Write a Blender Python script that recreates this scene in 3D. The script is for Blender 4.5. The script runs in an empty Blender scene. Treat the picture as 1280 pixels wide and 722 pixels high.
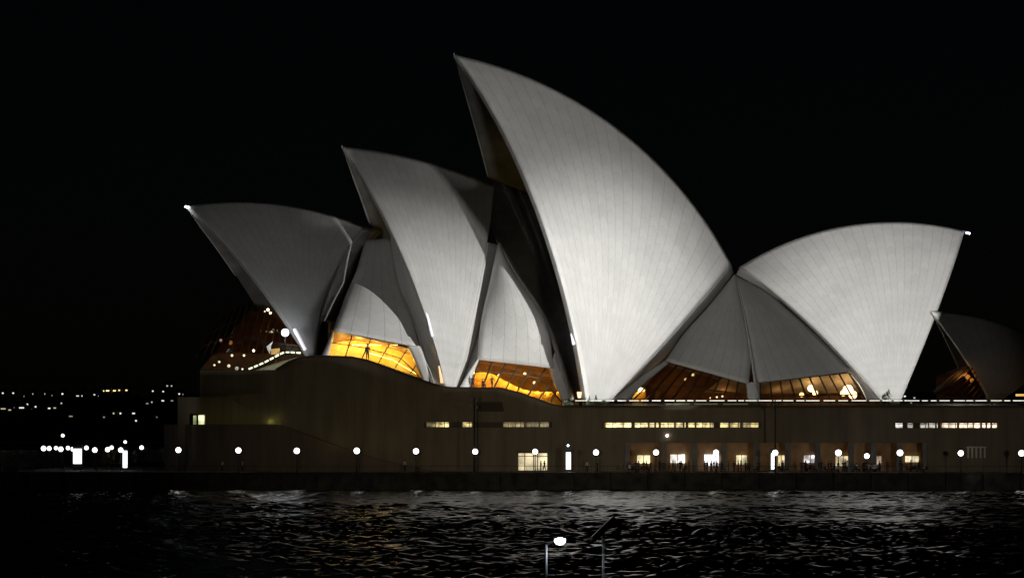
import bpy, bmesh, math, random
import numpy as np
from mathutils import Vector
random.seed(7); rng = np.random.default_rng(7)
SC = bpy.context.scene
COL = SC.collection
# ------------------------------------------------------------------ camera
F, HZ, CX, CAMZ = 3528.0, 545.0, 640.0, 8.0
cd = bpy.data.cameras.new('camera'); cam = bpy.data.objects.new('camera', cd); COL.objects.link(cam)
cam.location = (0, 0, CAMZ); cam.rotation_euler = (math.radians(90), 0, 0)
cd.sensor_width = 36; cd.lens = 36*F/1280; cd.shift_y = (HZ-361)/1280
cd.clip_start = 1; cd.clip_end = 12000
SC.camera = cam
# ------------------------------------------------------------------ night sky, moonlight, exposure
w = bpy.data.worlds.new('World'); SC.world = w; w.use_nodes = True
nt = w.node_tree; bg = nt.nodes['Background']
sky = nt.nodes.new('ShaderNodeTexSky'); sky.sky_type = 'NISHITA'; sky.sun_disc = False
sky.sun_elevation = math.radians(25); sky.sun_rotation = math.radians(200)
nt.links.new(sky.outputs[0], bg.inputs[0]); bg.inputs[1].default_value = 0.00015
SC.view_settings.view_transform = 'Standard'; SC.view_settings.look = 'None'
SC.view_settings.exposure = 0; SC.view_settings.gamma = 1
SC.view_settings.use_curve_mapping = False


def px(x, y, Y):
    return Vector(((x-CX)/F*Y, Y, CAMZ+(HZ-y)/F*Y))


def spot(name, loc, target, power, size, blend=1.0, color=(1, 1, 1), rad=0.6):
    d = bpy.data.lights.new(name, 'SPOT'); d.energy = power; d.spot_size = math.radians(size)
    d.spot_blend = blend; d.color = color; d.shadow_soft_size = rad
    o = bpy.data.objects.new(name, d); COL.objects.link(o); o.location = loc
    o.rotation_euler = (Vector(target)-Vector(loc)).to_track_quat('-Z', 'Y').to_euler()
    return o


def point(name, loc, power, color=(1, 1, 1), rad=0.2, parent=None):
    d = bpy.data.lights.new(name, 'POINT'); d.energy = power; d.color = color; d.shadow_soft_size = rad
    o = bpy.data.objects.new(name, d); COL.objects.link(o)
    if parent: o.parent = parent
    o.location = loc
    return o


# floodlights inferred from the lit sails, plus unseen fill lamps added beside them
WARMW = (1.0, 0.99, 0.965)
R_ = (330, 170, 13.5)
# lamp position, aim (x, y, depth), power, cone, blend, names of the cut masks in front of it, colour, place
FLOODS = [
    ((40, 60, 13), (755, 425, 445), 7.9e6, 9.4, 1.0, ['base', 'tall_left', 'tall_right'], WARMW, 'aimed at the foot of the tallest sail'),
    ((95, 60, 13), (720, 190, 460), 2.3e6, 12, 1.0, ['base', 'tall_left', 'tall_right'], WARMW, 'aimed at the point of the tallest sail'),
    ((12, 60, 13), (1115, 410, 455), 6.9e6, 9, 1.0, ['base', 'right_left', 'right_right'], WARMW, 'aimed at the right sail'),
    (R_, (635, 465, 450), 7.4e6, 8.0, 1.0, ['slope', 'tall_in', 'not_small'], WARMW, 'aimed at the middle sail from the far right'),
    ((-30, 60, 13), (550, 380, 450), 0.95e6, 11.0, 1.0, ['slope', 'mid_left', 'mid_right'], WARMW, 'aimed at the middle sail from the left'),
    ((-46, 60, 13), (345, 385, 450), 0.5e6, 9, 1.0, ['slope', 'small_right'], WARMW, 'aimed at the leftmost sail'),
    ((-62, 60, 13), (930, 430, 450), 0.85e6, 9, 1.0, ['base', 'gap_left', 'gap_right'], WARMW, 'added to brighten the infill between the two largest sails'),  # unseen fill lamp, added because the main beams skip this infill
    ((-100, 60, 13), (590, 150, 465), 0.55e6, 4, 1.0, ['mouth_tall'], WARMW, 'added to light the far rim of the tallest sail'),  # this and the next two: unseen lamps added for the rims
    ((-112, 60, 13), (448, 235, 465), 0.9e6, 3, 1.0, ['mouth_mid'], WARMW, 'added to light the far rim of the middle sail'),
    ((-124, 60, 13), (272, 305, 460), 0.5e6, 3, 1.0, ['mouth_small'], WARMW, 'added to light the far rim of the leftmost sail'),
    ((-140, 60, 13), (475, 370, 455), 0.55e6, 5, 1.0, ['slope', 'infill_left', 'infill_right'], WARMW, 'added to brighten the infill between the two left sails'),  # another unseen fill, added to lift the left infill
    (R_, (760, 470, 450), 0.13e6, 34, 0.3, [], WARMW, ''),  # weak wide fill added from the right, no such lamp in view
    ((200, 100, 13), (1250, 440, 440), 0.07e6, 4, 1.0, [], WARMW, ''),  # unseen lamp added to brighten the restaurant shell
    ((76, 60, 9), (980, 540, 430), 0.34e6, 20, 1.0, ['above_base'], (1, .88, .70), 'added to wash the right half of the podium'),  # this and the next: unseen washes added to light the podium
    ((-16, 60, 9), (600, 530, 430), 0.33e6, 16, 1.0, ['above_slope'], (1, .86, .62), 'added to wash the left half of the podium'),
]

# ------------------------------------------------------------------ materials
_M = {}


def mat(name, col, rough=0.7, spec=0.3, metal=0.0, noise=0.0, scale=1.0, bump=0.0, bscale=20.0, emit=None, estr=0.0):
    if name in _M: return _M[name]
    m = bpy.data.materials.new(name); m.use_nodes = True; t = m.node_tree; b = t.nodes['Principled BSDF']
    b.inputs['Base Color'].default_value = (*col, 1); b.inputs['Roughness'].default_value = rough
    b.inputs['Specular IOR Level'].default_value = spec; b.inputs['Metallic'].default_value = metal
    tc = t.nodes.new('ShaderNodeTexCoord')
    if noise > 0:
        n = t.nodes.new('ShaderNodeTexNoise'); n.inputs['Scale'].default_value = scale; n.inputs['Detail'].default_value = 6
        t.links.new(tc.outputs['Object'], n.inputs['Vector'])
        r = t.nodes.new('ShaderNodeValToRGB')
        r.color_ramp.elements[0].position = 0.3; r.color_ramp.elements[1].position = 0.7
        r.color_ramp.elements[0].color = tuple(c*(1-noise) for c in col)+(1,)
        r.color_ramp.elements[1].color = tuple(min(1, c*(1+noise*0.6)) for c in col)+(1,)
        t.links.new(n.outputs['Fac'], r.inputs['Fac']); t.links.new(r.outputs['Color'], b.inputs['Base Color'])
    if bump > 0:
        n2 = t.nodes.new('ShaderNodeTexNoise'); n2.inputs['Scale'].default_value = bscale; n2.inputs['Detail'].default_value = 5
        t.links.new(tc.outputs['Object'], n2.inputs['Vector'])
        bm_ = t.nodes.new('ShaderNodeBump'); bm_.inputs['Strength'].default_value = bump; bm_.inputs['Distance'].default_value = 0.05
        t.links.new(n2.outputs['Fac'], bm_.inputs['Height']); t.links.new(bm_.outputs['Normal'], b.inputs['Normal'])
    if emit:
        b.inputs['Emission Color'].default_value = (*emit, 1); b.inputs['Emission Strength'].default_value = estr
    _M[name] = m
    return m


def mth(t, op, a, b=None, clamp=False):
    n = t.nodes.new('ShaderNodeMath'); n.operation = op; n.use_clamp = clamp
    for i, v in enumerate((a, b)):
        if v is None: continue
        if isinstance(v, (int, float)): n.inputs[i].default_value = v
        else: t.links.new(v, n.inputs[i])
    return n.outputs[0]


def tile_material():
    m = bpy.data.materials.new('glazed_tile'); m.use_nodes = True; t = m.node_tree; b = t.nodes['Principled BSDF']
    uv = t.nodes.new('ShaderNodeUVMap'); sp = t.nodes.new('ShaderNodeSeparateXYZ')
    t.links.new(uv.outputs[0], sp.inputs[0])
    fx = mth(t, 'FRACT', sp.outputs[0]); dx = mth(t, 'ABSOLUTE', mth(t, 'SUBTRACT', fx, 0.5))   # .5 at rib joints
    joint = mth(t, 'GREATER_THAN', dx, 0.474)
    vv = mth(t, 'ADD', sp.outputs[1], mth(t, 'MULTIPLY', dx, 1.1))
    fy = mth(t, 'FRACT', vv); chev = mth(t, 'GREATER_THAN', mth(t, 'ABSOLUTE', mth(t, 'SUBTRACT', fy, 0.5)), 0.47)
    # per tile-lid tone
    cell = t.nodes.new('ShaderNodeTexWhiteNoise'); cell.noise_dimensions = '2D'
    cb = t.nodes.new('ShaderNodeCombineXYZ'); t.links.new(mth(t, 'FLOOR', sp.outputs[0]), cb.inputs[0]); t.links.new(mth(t, 'FLOOR', vv), cb.inputs[1])
    t.links.new(cb.outputs[0], cell.inputs['Vector'])
    tc = t.nodes.new('ShaderNodeTexCoord'); n = t.nodes.new('ShaderNodeTexNoise'); n.inputs['Scale'].default_value = 0.16; n.inputs['Detail'].default_value = 8
    n.inputs['Roughness'].default_value = 0.65
    t.links.new(tc.outputs['Object'], n.inputs['Vector'])
    val = mth(t, 'SUBTRACT', 0.66, mth(t, 'MULTIPLY', joint, 0.155))
    val = mth(t, 'SUBTRACT', val, mth(t, 'MULTIPLY', chev, 0.07))
    val = mth(t, 'ADD', val, mth(t, 'MULTIPLY', mth(t, 'SUBTRACT', cell.outputs['Value'], 0.5), 0.05))
    val = mth(t, 'ADD', val, mth(t, 'MULTIPLY', mth(t, 'SUBTRACT', n.outputs['Fac'], 0.5), 0.22))
    cc = t.nodes.new('ShaderNodeCombineColor')
    t.links.new(val, cc.inputs[0]); t.links.new(mth(t, 'MULTIPLY', val, 0.985), cc.inputs[1]); t.links.new(mth(t, 'MULTIPLY', val, 0.95), cc.inputs[2])
    t.links.new(cc.outputs[0], b.inputs['Base Color'])
    b.inputs['Roughness'].default_value = 0.42; b.inputs['Specular IOR Level'].default_value = 0.5
    bp = t.nodes.new('ShaderNodeBump'); bp.inputs['Strength'].default_value = 0.5; bp.inputs['Distance'].default_value = 0.06
    hh = mth(t, 'SUBTRACT', 1.0, mth(t, 'MAXIMUM', joint, chev))
    t.links.new(hh, bp.inputs['Height']); t.links.new(bp.outputs[0], b.inputs['Normal'])
    return m


def panel_material(name, c0, width, rough=0.8, amp=0.025):
    """vertical precast granite panels: joints every `width` metres along object x"""
    m = bpy.data.materials.new(name); m.use_nodes = True; t = m.node_tree; b = t.nodes['Principled BSDF']
    tc = t.nodes.new('ShaderNodeTexCoord'); sp = t.nodes.new('ShaderNodeSeparateXYZ'); t.links.new(tc.outputs['Object'], sp.inputs[0])
    s = mth(t, 'DIVIDE', sp.outputs[0], width); fr = mth(t, 'ABSOLUTE', mth(t, 'SUBTRACT', mth(t, 'FRACT', s), 0.5))
    j = mth(t, 'GREATER_THAN', fr, 0.465)
    wn = t.nodes.new('ShaderNodeTexWhiteNoise'); wn.noise_dimensions = '1D'; t.links.new(mth(t, 'FLOOR', s), wn.inputs['W'])
    n = t.nodes.new('ShaderNodeTexNoise'); n.inputs['Scale'].default_value = 0.5; n.inputs['Detail'].default_value = 8
    mp = t.nodes.new('ShaderNodeMapping'); mp.inputs['Scale'].default_value = (1, 1, 0.25)
    t.links.new(tc.outputs['Object'], mp.inputs[0]); t.links.new(mp.outputs[0], n.inputs['Vector'])
    v = mth(t, 'SUBTRACT', 1.0, mth(t, 'MULTIPLY', j, 0.16))
    v = mth(t, 'ADD', v, mth(t, 'MULTIPLY', mth(t, 'SUBTRACT', wn.outputs[0], 0.5), amp*2))
    v = mth(t, 'ADD', v, mth(t, 'MULTIPLY', mth(t, 'SUBTRACT', n.outputs['Fac'], 0.5), 0.9))
    cc = t.nodes.new('ShaderNodeCombineColor')
    for i in range(3): t.links.new(mth(t, 'MULTIPLY', v, c0[i]), cc.inputs[i])
    t.links.new(cc.outputs[0], b.inputs['Base Color']); b.inputs['Roughness'].default_value = rough
    b.inputs['Specular IOR Level'].default_value = 0.2
    return m


def glass_material(name, tint=(0.75, 0.75, 0.72), refl=0.08):
    m = bpy.data.materials.new(name); m.use_nodes = True; t = m.node_tree
    t.nodes.remove(t.nodes['Principled BSDF']); out = t.nodes['Material Output']
    a = t.nodes.new('ShaderNodeBsdfTransparent'); a.inputs[0].default_value = (*tint, 1)
    g = t.nodes.new('ShaderNodeBsdfGlossy'); g.inputs['Roughness'].default_value = 0.08
    mx = t.nodes.new('ShaderNodeMixShader'); mx.inputs[0].default_value = refl
    t.links.new(a.outputs[0], mx.inputs[1]); t.links.new(g.outputs[0], mx.inputs[2]); t.links.new(mx.outputs[0], out.inputs[0])
    return m


def emis(name, col, s):
    return mat(name, (0.8, 0.8, 0.8), emit=col, estr=s)


TILE = tile_material()
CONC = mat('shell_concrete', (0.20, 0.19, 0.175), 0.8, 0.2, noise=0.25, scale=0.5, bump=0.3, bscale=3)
RIM = mat('pale_concrete_rim', (0.55, 0.54, 0.51), 0.5, 0.4, noise=0.15, scale=0.8)
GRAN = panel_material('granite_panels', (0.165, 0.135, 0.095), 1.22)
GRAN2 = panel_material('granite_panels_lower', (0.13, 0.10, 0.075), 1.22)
PAVE = mat('paving', (0.16, 0.14, 0.12), 0.8, 0.2, noise=0.3, scale=0.6)
SEAW = mat('sea_wall_stone', (0.045, 0.042, 0.038), 0.9, 0.1, noise=0.5, scale=0.7, bump=0.6, bscale=1.5)
DARK = mat('dark_metal', (0.03, 0.03, 0.032), 0.45, 0.5, metal=0.6, noise=0.2, scale=5)
BRONZE = mat('bronze_frame', (0.10, 0.065, 0.035), 0.4, 0.5, metal=0.7, noise=0.2, scale=4)
GALV = mat('galvanised_steel', (0.55, 0.58, 0.60), 0.4, 0.5, metal=0.3, noise=0.15, scale=8)
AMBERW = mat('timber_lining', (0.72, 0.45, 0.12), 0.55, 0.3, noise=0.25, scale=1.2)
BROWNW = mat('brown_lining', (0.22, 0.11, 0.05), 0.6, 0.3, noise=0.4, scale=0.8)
PLAST = mat('pale_plaster', (0.55, 0.50, 0.40), 0.8, 0.2, noise=0.2, scale=1.0)
GLASS = glass_material('window_glass', (0.85, 0.82, 0.74))
GLASSD = glass_material('topaz_glass', (0.62, 0.46, 0.28), 0.12)
GLASSG = glass_material('green_glass', (0.45, 0.52, 0.42), 0.015)
CLOTH = [mat('dark_cloth', (0.03, 0.03, 0.04), 0.9), mat('brown_cloth', (0.07, 0.05, 0.04), 0.9), mat('pale_cloth', (0.55, 0.52, 0.50), 0.9)]
SKIN = mat('skin', (0.45, 0.28, 0.2), 0.6)
HAIR = mat('hair', (0.03, 0.02, 0.015), 0.7)
LEAF = mat('dark_leaves', (0.05, 0.07, 0.03), 0.8, noise=0.5, scale=2)

# ------------------------------------------------------------------ object helpers


def tag(o, label=None, cat=None, group=None, kind=None):
    if label: o['label'] = label
    if cat: o['category'] = cat
    if group: o['group'] = group
    if kind: o['kind'] = kind
    return o


def empty(name, loc=(0, 0, 0), label=None, cat=None, group=None, rz=0):
    o = bpy.data.objects.new(name, None); COL.objects.link(o); o.location = loc; o.rotation_euler[2] = rz
    return tag(o, label, cat, group)


def link(name, me, parent=None):
    o = bpy.data.objects.new(name, me); COL.objects.link(o)
    if parent:
        o.parent = parent
        rt = parent; off = Vector((0, 0, 0))
    return o


class MB:
    def __init__(s): s.v = []; s.f = []; s.mi = []; s.uv = []; s.mats = []

    def m(s, mt):
        if mt not in s.mats: s.mats.append(mt)
        return s.mats.index(mt)

    def quad(s, pts, mt, uvs=None):
        b = len(s.v); s.v += [tuple(p) for p in pts]; s.f.append(tuple(range(b, b+len(pts)))); s.mi.append(s.m(mt))
        s.uv.append(uvs or [(0, 0)]*len(pts))

    def box(s, c, h, mt, ax=None):
        """c centre, h half sizes, ax optional (X,Y,Z) axes"""
        X, Y, Z = ax or (Vector((1, 0, 0)), Vector((0, 1, 0)), Vector((0, 0, 1)))
        c = Vector(c); P = [c+X*(h[0]*a)+Y*(h[1]*b)+Z*(h[2]*d) for a in (-1, 1) for b in (-1, 1) for d in (-1, 1)]
        for q in ((0, 1, 3, 2), (4, 6, 7, 5), (0, 4, 5, 1), (2, 3, 7, 6), (0, 2, 6, 4), (1, 5, 7, 3)):
            s.quad([P[i] for i in q], mt)

    def bar(s, a, b, wd, ht, mt):
        a, b = Vector(a), Vector(b); d = b-a; L = d.length
        if L < 1e-6: return
        X = d/L; up = Vector((0, 0, 1)) if abs(X.z) < 0.95 else Vector((0, 1, 0))
        Y = up.cross(X).normalized(); Z = X.cross(Y)
        s.box((a+b)/2, (L/2, wd/2, ht/2), mt, (X, Y, Z))

    def tube(s, pts, rads, n, mt, cap=True):
        rings = []
        for i, (p, r) in enumerate(zip(pts, rads)):
            p = Vector(p); a = Vector(pts[max(0, i-1)]); b = Vector(pts[min(len(pts)-1, i+1)])
            d = (b-a).normalized(); up = Vector((0, 0, 1)) if abs(d.z) < 0.9 else Vector((1, 0, 0))
            X = up.cross(d).normalized(); Y = d.cross(X)
            rings.append([p+X*(r*math.cos(2*math.pi*k/n))+Y*(r*math.sin(2*math.pi*k/n)) for k in range(n)])
        b0 = len(s.v); k_ = s.m(mt)
        for r in rings: s.v += [tuple(q) for q in r]
        for i in range(len(rings)-1):
            for k in range(n):
                s.f.append((b0+i*n+k, b0+i*n+(k+1) % n, b0+(i+1)*n+(k+1) % n, b0+(i+1)*n+k)); s.mi.append(k_); s.uv.append([(0, 0)]*4)
        if cap:
            s.f.append(tuple(b0+k for k in range(n))[::-1]); s.mi.append(k_); s.uv.append([(0, 0)]*n)
            s.f.append(tuple(b0+(len(rings)-1)*n+k for k in range(n))); s.mi.append(k_); s.uv.append([(0, 0)]*n)

    def sphere(s, c, r, mt, n=12, sz=1.0):
        pts = [(c[0], c[1], c[2]-r*sz*math.cos(math.pi*i/(n//2+1))) for i in range(n//2+2)]
        rads = [max(0.001, r*math.sin(math.pi*i/(n//2+1))) for i in range(n//2+2)]
        s.tube(pts, rads, n, mt)

    def build(s, name, parent=None, smooth=False, origin=None):
        me = bpy.data.meshes.new(name)
        o_ = Vector(origin) if origin else Vector((0, 0, 0))
        me.from_pydata([tuple(Vector(p)-o_) for p in s.v] if origin else s.v, [], s.f)
        for mt in s.mats: me.materials.append(mt)
        me.polygons.foreach_set('material_index', s.mi)
        ul = me.uv_layers.new(name='UVMap'); ul.data.foreach_set('uv', [c for u in s.uv for q in u for c in q])
        bmm = bmesh.new(); bmm.from_mesh(me); bmesh.ops.remove_doubles(bmm, verts=bmm.verts, dist=0.0005)
        bmesh.ops.recalc_face_normals(bmm, faces=bmm.faces); bmm.to_mesh(me); bmm.free()
        if smooth: me.polygons.foreach_set('use_smooth', [True]*len(me.polygons))
        o = bpy.data.objects.new(name, me); COL.objects.link(o)
        if parent: o.parent = parent
        if origin and not parent: o.location = o_
        return o


# ------------------------------------------------------------------ hall axis and the spherical roof shells
TH = math.radians(10); A0 = np.array([0, 470., 0]); NW = np.array([math.sin(TH), -math.cos(TH), 0])
CAMP = np.array([0, 0, CAMZ])


def ray(x, y): return np.array([(x-CX)/F, 1.0, (HZ-y)/F])


def aw(x, y, wd):
    """point of the hall at lateral distance wd from its axis plane, towards the water"""
    d = ray(x, y); return CAMP+d*((wd-(CAMP-A0)@NW)/(d@NW))


def circ3(P, Q, R_, n):
    """arc from P through Q to R_, n points"""
    a = Q-P; b = R_-P; nn = np.cross(a, b); l2 = nn@nn
    c = P+(np.cross(nn, a)*(b@b)+np.cross(b, nn)*(a@a))/(2*l2)
    r = np.linalg.norm(P-c); e1 = (P-c)/r; nz = nn/math.sqrt(l2); e2 = np.cross(nz, e1)
    ang = math.atan2((R_-c)@e2, (R_-c)@e1) % (2*math.pi)
    return [c+r*(math.cos(ang*i/(n-1))*e1+math.sin(ang*i/(n-1))*e2) for i in range(n)]


def mirror(p, a0=A0, nw=NW): return p-2*((p-a0)@nw)*nw


def emit_grid(mb, G, inner, matO, matI, matE, ribs, vlen, edges='all'):
    """outer grid G[i][j], thickness grid inner; i across the fan, j along the ribs"""
    n, m_ = len(G), len(G[0])
    for i in range(n-1):
        for j in range(m_-1):
            u0, u1 = i/(n-1)*ribs, (i+1)/(n-1)*ribs; v0, v1 = j/(m_-1)*vlen, (j+1)/(m_-1)*vlen
            mb.quad([G[i][j], G[i+1][j], G[i+1][j+1], G[i][j+1]], matO, [(u0, v0), (u1, v0), (u1, v1), (u0, v1)])
            mb.quad([inner[i][j], inner[i][j+1], inner[i+1][j+1], inner[i+1][j]], matI)
    for j in range(m_-1):
        for i in (0, n-1): mb.quad([G[i][j], G[i][j+1], inner[i][j+1], inner[i][j]], matE)
    for i in range(n-1):
        for j in (0, m_-1): mb.quad([G[i][j], G[i+1][j], inner[i+1][j], inner[i][j]], matE)


def shell(name, P, M, Q, F0, wf, C0, F1, C1, ribs, parent, n=48, m_=40, thick=1.1, a0=A0, nw=NW, pt=aw, vl=24, label=None, both=True):
    P, M, Q = [pt(*q, 0) for q in (P, M, Q)]; f0 = pt(*F0, wf)
    A = np.array([2*(x-P) for x in (M, Q, f0)]); b = np.array([x@x-P@P for x in (M, Q, f0)])
    C = np.linalg.solve(A, b); R = np.linalg.norm(C-P)

    def hit(q):
        d = ray(*q); o = CAMP-C; a = d@d; bb = 2*d@o; c = o@o-R*R; D = max(0, bb*bb-4*a*c)
        X = CAMP+d*((-bb-math.sqrt(D))/2/a); return C+(X-C)/np.linalg.norm(X-C)*R

    def proj(X): return C+(X-C)/np.linalg.norm(X-C)*R
    c0, f1, c1 = hit(C0), hit(F1), hit(C1)
    # push the feet down below the podium top along the ribs
    ridge = circ3(P, M, Q, n)
    G = []; I = []
    for i in range(n):
        t = i/(n-1); f = proj(f0*(1-t)+f1*t)
        mid = proj((c0*(1-t)+c1*t) if False else (f+ridge[i])/2+((c0-(f0+P)/2)*(1-t)+(c1-(f1+Q)/2)*t))
        arc = circ3(f, mid, ridge[i], m_)
        # one extra row under the podium
        arc = [proj(arc[0]+(arc[0]-arc[1])*1.2)]+arc
        G.append(arc)
        I.append([p+(C-p)/R*(thick*(1.15-0.6*j/m_)) for j, p in enumerate(arc)])
    # keep the inner skin on its own side of the symmetry plane
    for row in I:
        for k, p in enumerate(row):
            s = (p-a0)@nw
            if s < 0.02: row[k] = p+nw*(0.02-s)
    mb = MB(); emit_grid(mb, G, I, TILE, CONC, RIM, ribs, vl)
    if both:
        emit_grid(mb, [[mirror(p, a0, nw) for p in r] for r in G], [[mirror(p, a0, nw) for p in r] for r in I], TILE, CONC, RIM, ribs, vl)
    o = mb.build(name, parent, smooth=False)
    me = o.data
    me.polygons.foreach_set('use_smooth', [mm.material_index != mb.m(RIM) for mm in me.polygons])
    if label: o['label'] = label
    return o, G, C, R


def resample(pts, n):
    pts = [np.array(p, float) for p in pts]
    # catmull-rom densify, then even spacing
    if len(pts) > 2:
        ex = [2*pts[0]-pts[1]]+pts+[2*pts[-1]-pts[-2]]; d = []
        for i in range(len(pts)-1):
            a, b, c, e = ex[i:i+4]
            for k in range(12):
                t = k/12; d.append(0.5*((2*b)+(-a+c)*t+(2*a-5*b+4*c-e)*t*t+(-a+3*b-3*c+e)*t**3))
        d.append(pts[-1]); pts = d
    L = [0]
    for i in range(1, len(pts)): L.append(L[-1]+np.linalg.norm(pts[i]-pts[i-1]))
    out = []
    for k in range(n):
        t = L[-1]*k/(n-1); i = max(j for j in range(len(L)) if L[j] <= t+1e-9); i = min(i, len(pts)-2)
        s = (t-L[i])/max(1e-9, L[i+1]-L[i]); out.append(pts[i]*(1-s)+pts[i+1]*s)
    return out


def ruled(mb, A, B, n=10, m_=24, bulge=0.0, thick=0.5, ribs=4, matO=None, matE=None, vl=12, pt=aw, thdir=None):
    """surface between boundary curves A and B (lists of (x, y, lateral) or 3D points), with thickness away from the viewer side"""
    a = resample([pt(*q) if isinstance(q, tuple) else q for q in A], m_)
    b = resample([pt(*q) if isinstance(q, tuple) else q for q in B], m_)
    G = []
    back = -NW if thdir is None else thdir
    for i in range(n):
        t = i/(n-1); G.append([a[j]*(1-t)+b[j]*t - back*(bulge*4*t*(1-t)*math.sin(math.pi*min(1, (j+2)/(m_+1)))) for j in range(m_)])
    I = [[p+back*thick for p in r] for r in G]
    emit_grid(mb, G, I, matO or TILE, CONC, matE or RIM, ribs, vl)
    return a, b


house = empty('opera_house', (0, 440, 0), 'floodlit white concert hall of four sail shaped tiled shells on a dark podium', 'concert hall')


def hpart(o):
    """parent a world-space object to the house without moving it"""
    o.parent = house; o.matrix_parent_inverse = house.matrix_basis.inverted() if False else o.matrix_parent_inverse
    o.location = (0, -440, 0); return o


A2o, G2, *_ = shell('roof_shell', (567, 67), (772, 160), (914, 330), (732, 498), 24, (672, 262), (768, 496), (856, 400), 22, None, label='tallest white sail shell with its point to the left')
A1o, G1, *_ = shell('roof_shell', (1206, 288), (1070, 280), (925, 333), (1128, 496), 19, (1171, 391), (1097, 495), (1024, 416), 22, None, label='white sail shell opening to the right')
A3o, G3, *_ = shell('roof_shell', (427, 182), (535, 202), (618, 232), (558, 484), 20, (503, 320), (567, 484), (599, 357), 16, None, label='middle white sail shell leaning left')
A4o, G4, *_ = shell('roof_shell', (232, 257), (341, 254), (456, 284), (383, 440), 16, (310, 338), (392, 438), (420, 337), 16, None, label='dim grey leftmost sail shell over the harbour end')
for o in (A2o, A1o, A3o, A4o): hpart(o)


# lamps with added unseen masks, cut to the sails to shape their light
SHUT = mat('shutter_black', (.02, .02, .02), .9)
SLOPE = [(250, 466, 16), (345, 464, 16), (376, 449, 16), (440, 449, 17), (480, 461, 17), (540, 482, 19), (565, 488, 19), (626, 488, 20), (650, 493, 20.5), (692, 508, 22), (705, 510, 23), (850, 510, 23)]
BCURVE = [(535, 195, 0), (537, 204, 0), (575, 247, 2.5), (609, 293, 5), (624, 304, 4), (645, 338, 7), (671, 380, 12), (697, 441, 18), (716, 510, 22)]
A_ = lambda L: [aw(*q) for q in L]
sh_ = lambda C_, dx: [p+np.array([dx, 0, 0]) for p in C_[::5]+[C_[-1]]]


def far_(G, yend, dx, xp):
    pts = [mirror(p) for p in G[0][::-1]]; k = [p for p in pts if HZ-F*(p[2]-CAMZ)/p[1] < yend]; e = k[-1]; xe = CX+F*e[0]/e[1]
    return [p+np.array([dx, 0, 0]) for p in k[::3]+[e]]+A_([(xe-60, yend, -8), (xe-300, yend, -8), (xe-300, 700, 0), (1400, 700, 0), (1400, 20, 0), (xp+20, 20, 0)])


MASKS = {  # unseen plates added to cut shade edges into the beams
    'base': A_([(400, 501.5, 22), (1400, 501.5, 18), (1400, 650, 18), (400, 650, 22)]),
    'slope': A_(SLOPE+[(850, 650, 23), (250, 650, 16)]),
    'above_base': A_([(705, 507, 33), (1500, 507, 33), (1500, 200, 33), (705, 200, 33)]),
    'above_slope': A_([(p[0], p[1]-2, 32) for p in SLOPE]+[(850, 200, 32), (250, 200, 32)]),
    'tall_left': sh_(G2[0], 0)+A_([(560, 20, 0), (200, 20, 0), (200, 600, 20), (735, 600, 24)]),
    'tall_right': sh_(G2[-1], 0)+A_([(960, 300, 0), (1300, 300, 0), (1300, 600, 22), (768, 600, 22)]),
    'tall_in': sh_(G2[0], .5)+A_([(575, 20, 0), (1300, 20, 0), (1300, 600, 20), (745, 600, 24)]),
    'right_left': sh_(G1[-1], 0)+A_([(900, 320, 0), (600, 320, 0), (600, 600, 20), (1095, 600, 19)]),
    'right_right': sh_(G1[0], .2)+A_([(1212, 200, 0), (1500, 200, 0), (1500, 600, 20), (1135, 600, 19)]),
    'mid_left': sh_(G3[0], 0)+A_([(425, 120, 0), (100, 120, 0), (100, 600, 20), (558, 600, 20)]),
    'infill_left': A_([(470, 290, -5), (457, 298, -3), (444, 342, 2), (432, 370, 6), (416, 413, 13.5), (408, 446, 17), (408, 600, 17), (100, 600, 17), (100, 290, 0)]),
    'infill_right': sh_(G3[0], -.2)+A_([(427, 100, 0), (900, 100, 0), (900, 600, 20), (558, 600, 20)]),
    'mid_right': A_(BCURVE+[(1000, 510, 22), (1000, 60, 0), (535, 60, 0)]),
    'small_right': A_([(456, 270, 0), (454, 286, 0), (431.6, 318, 5), (405, 365, 10), (385.5, 397, 13), (391, 428, 15.5), (391, 600, 16), (900, 600, 20), (900, 150, 0)]),
    'not_small': [p-np.array([.35, 0, 0]) for p in G3[0][::-1] if HZ-F*(p[2]-CAMZ)/p[1] < 365][::2]+A_([(428, 383, 8.5), (416, 413, 13.5), (408, 446, 17), (408, 600, 17), (100, 600, 17), (100, 100, 0), (420, 100, 0)]),
    'mouth_tall': far_(G2, 240, 1.5, 567), 'mouth_mid': far_(G3, 284, 1.5, 427), 'mouth_small': far_(G4, 344, 1.0, 232),
    'gap_left': sh_(G2[-1], 0)+A_([(914, 200, 0), (400, 200, 0), (400, 600, 22), (768, 600, 22)]),
    'gap_right': sh_(G1[-1], 0)+A_([(926, 200, 0), (1400, 200, 0), (1400, 600, 22), (1097, 600, 22)]),
}
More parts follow.
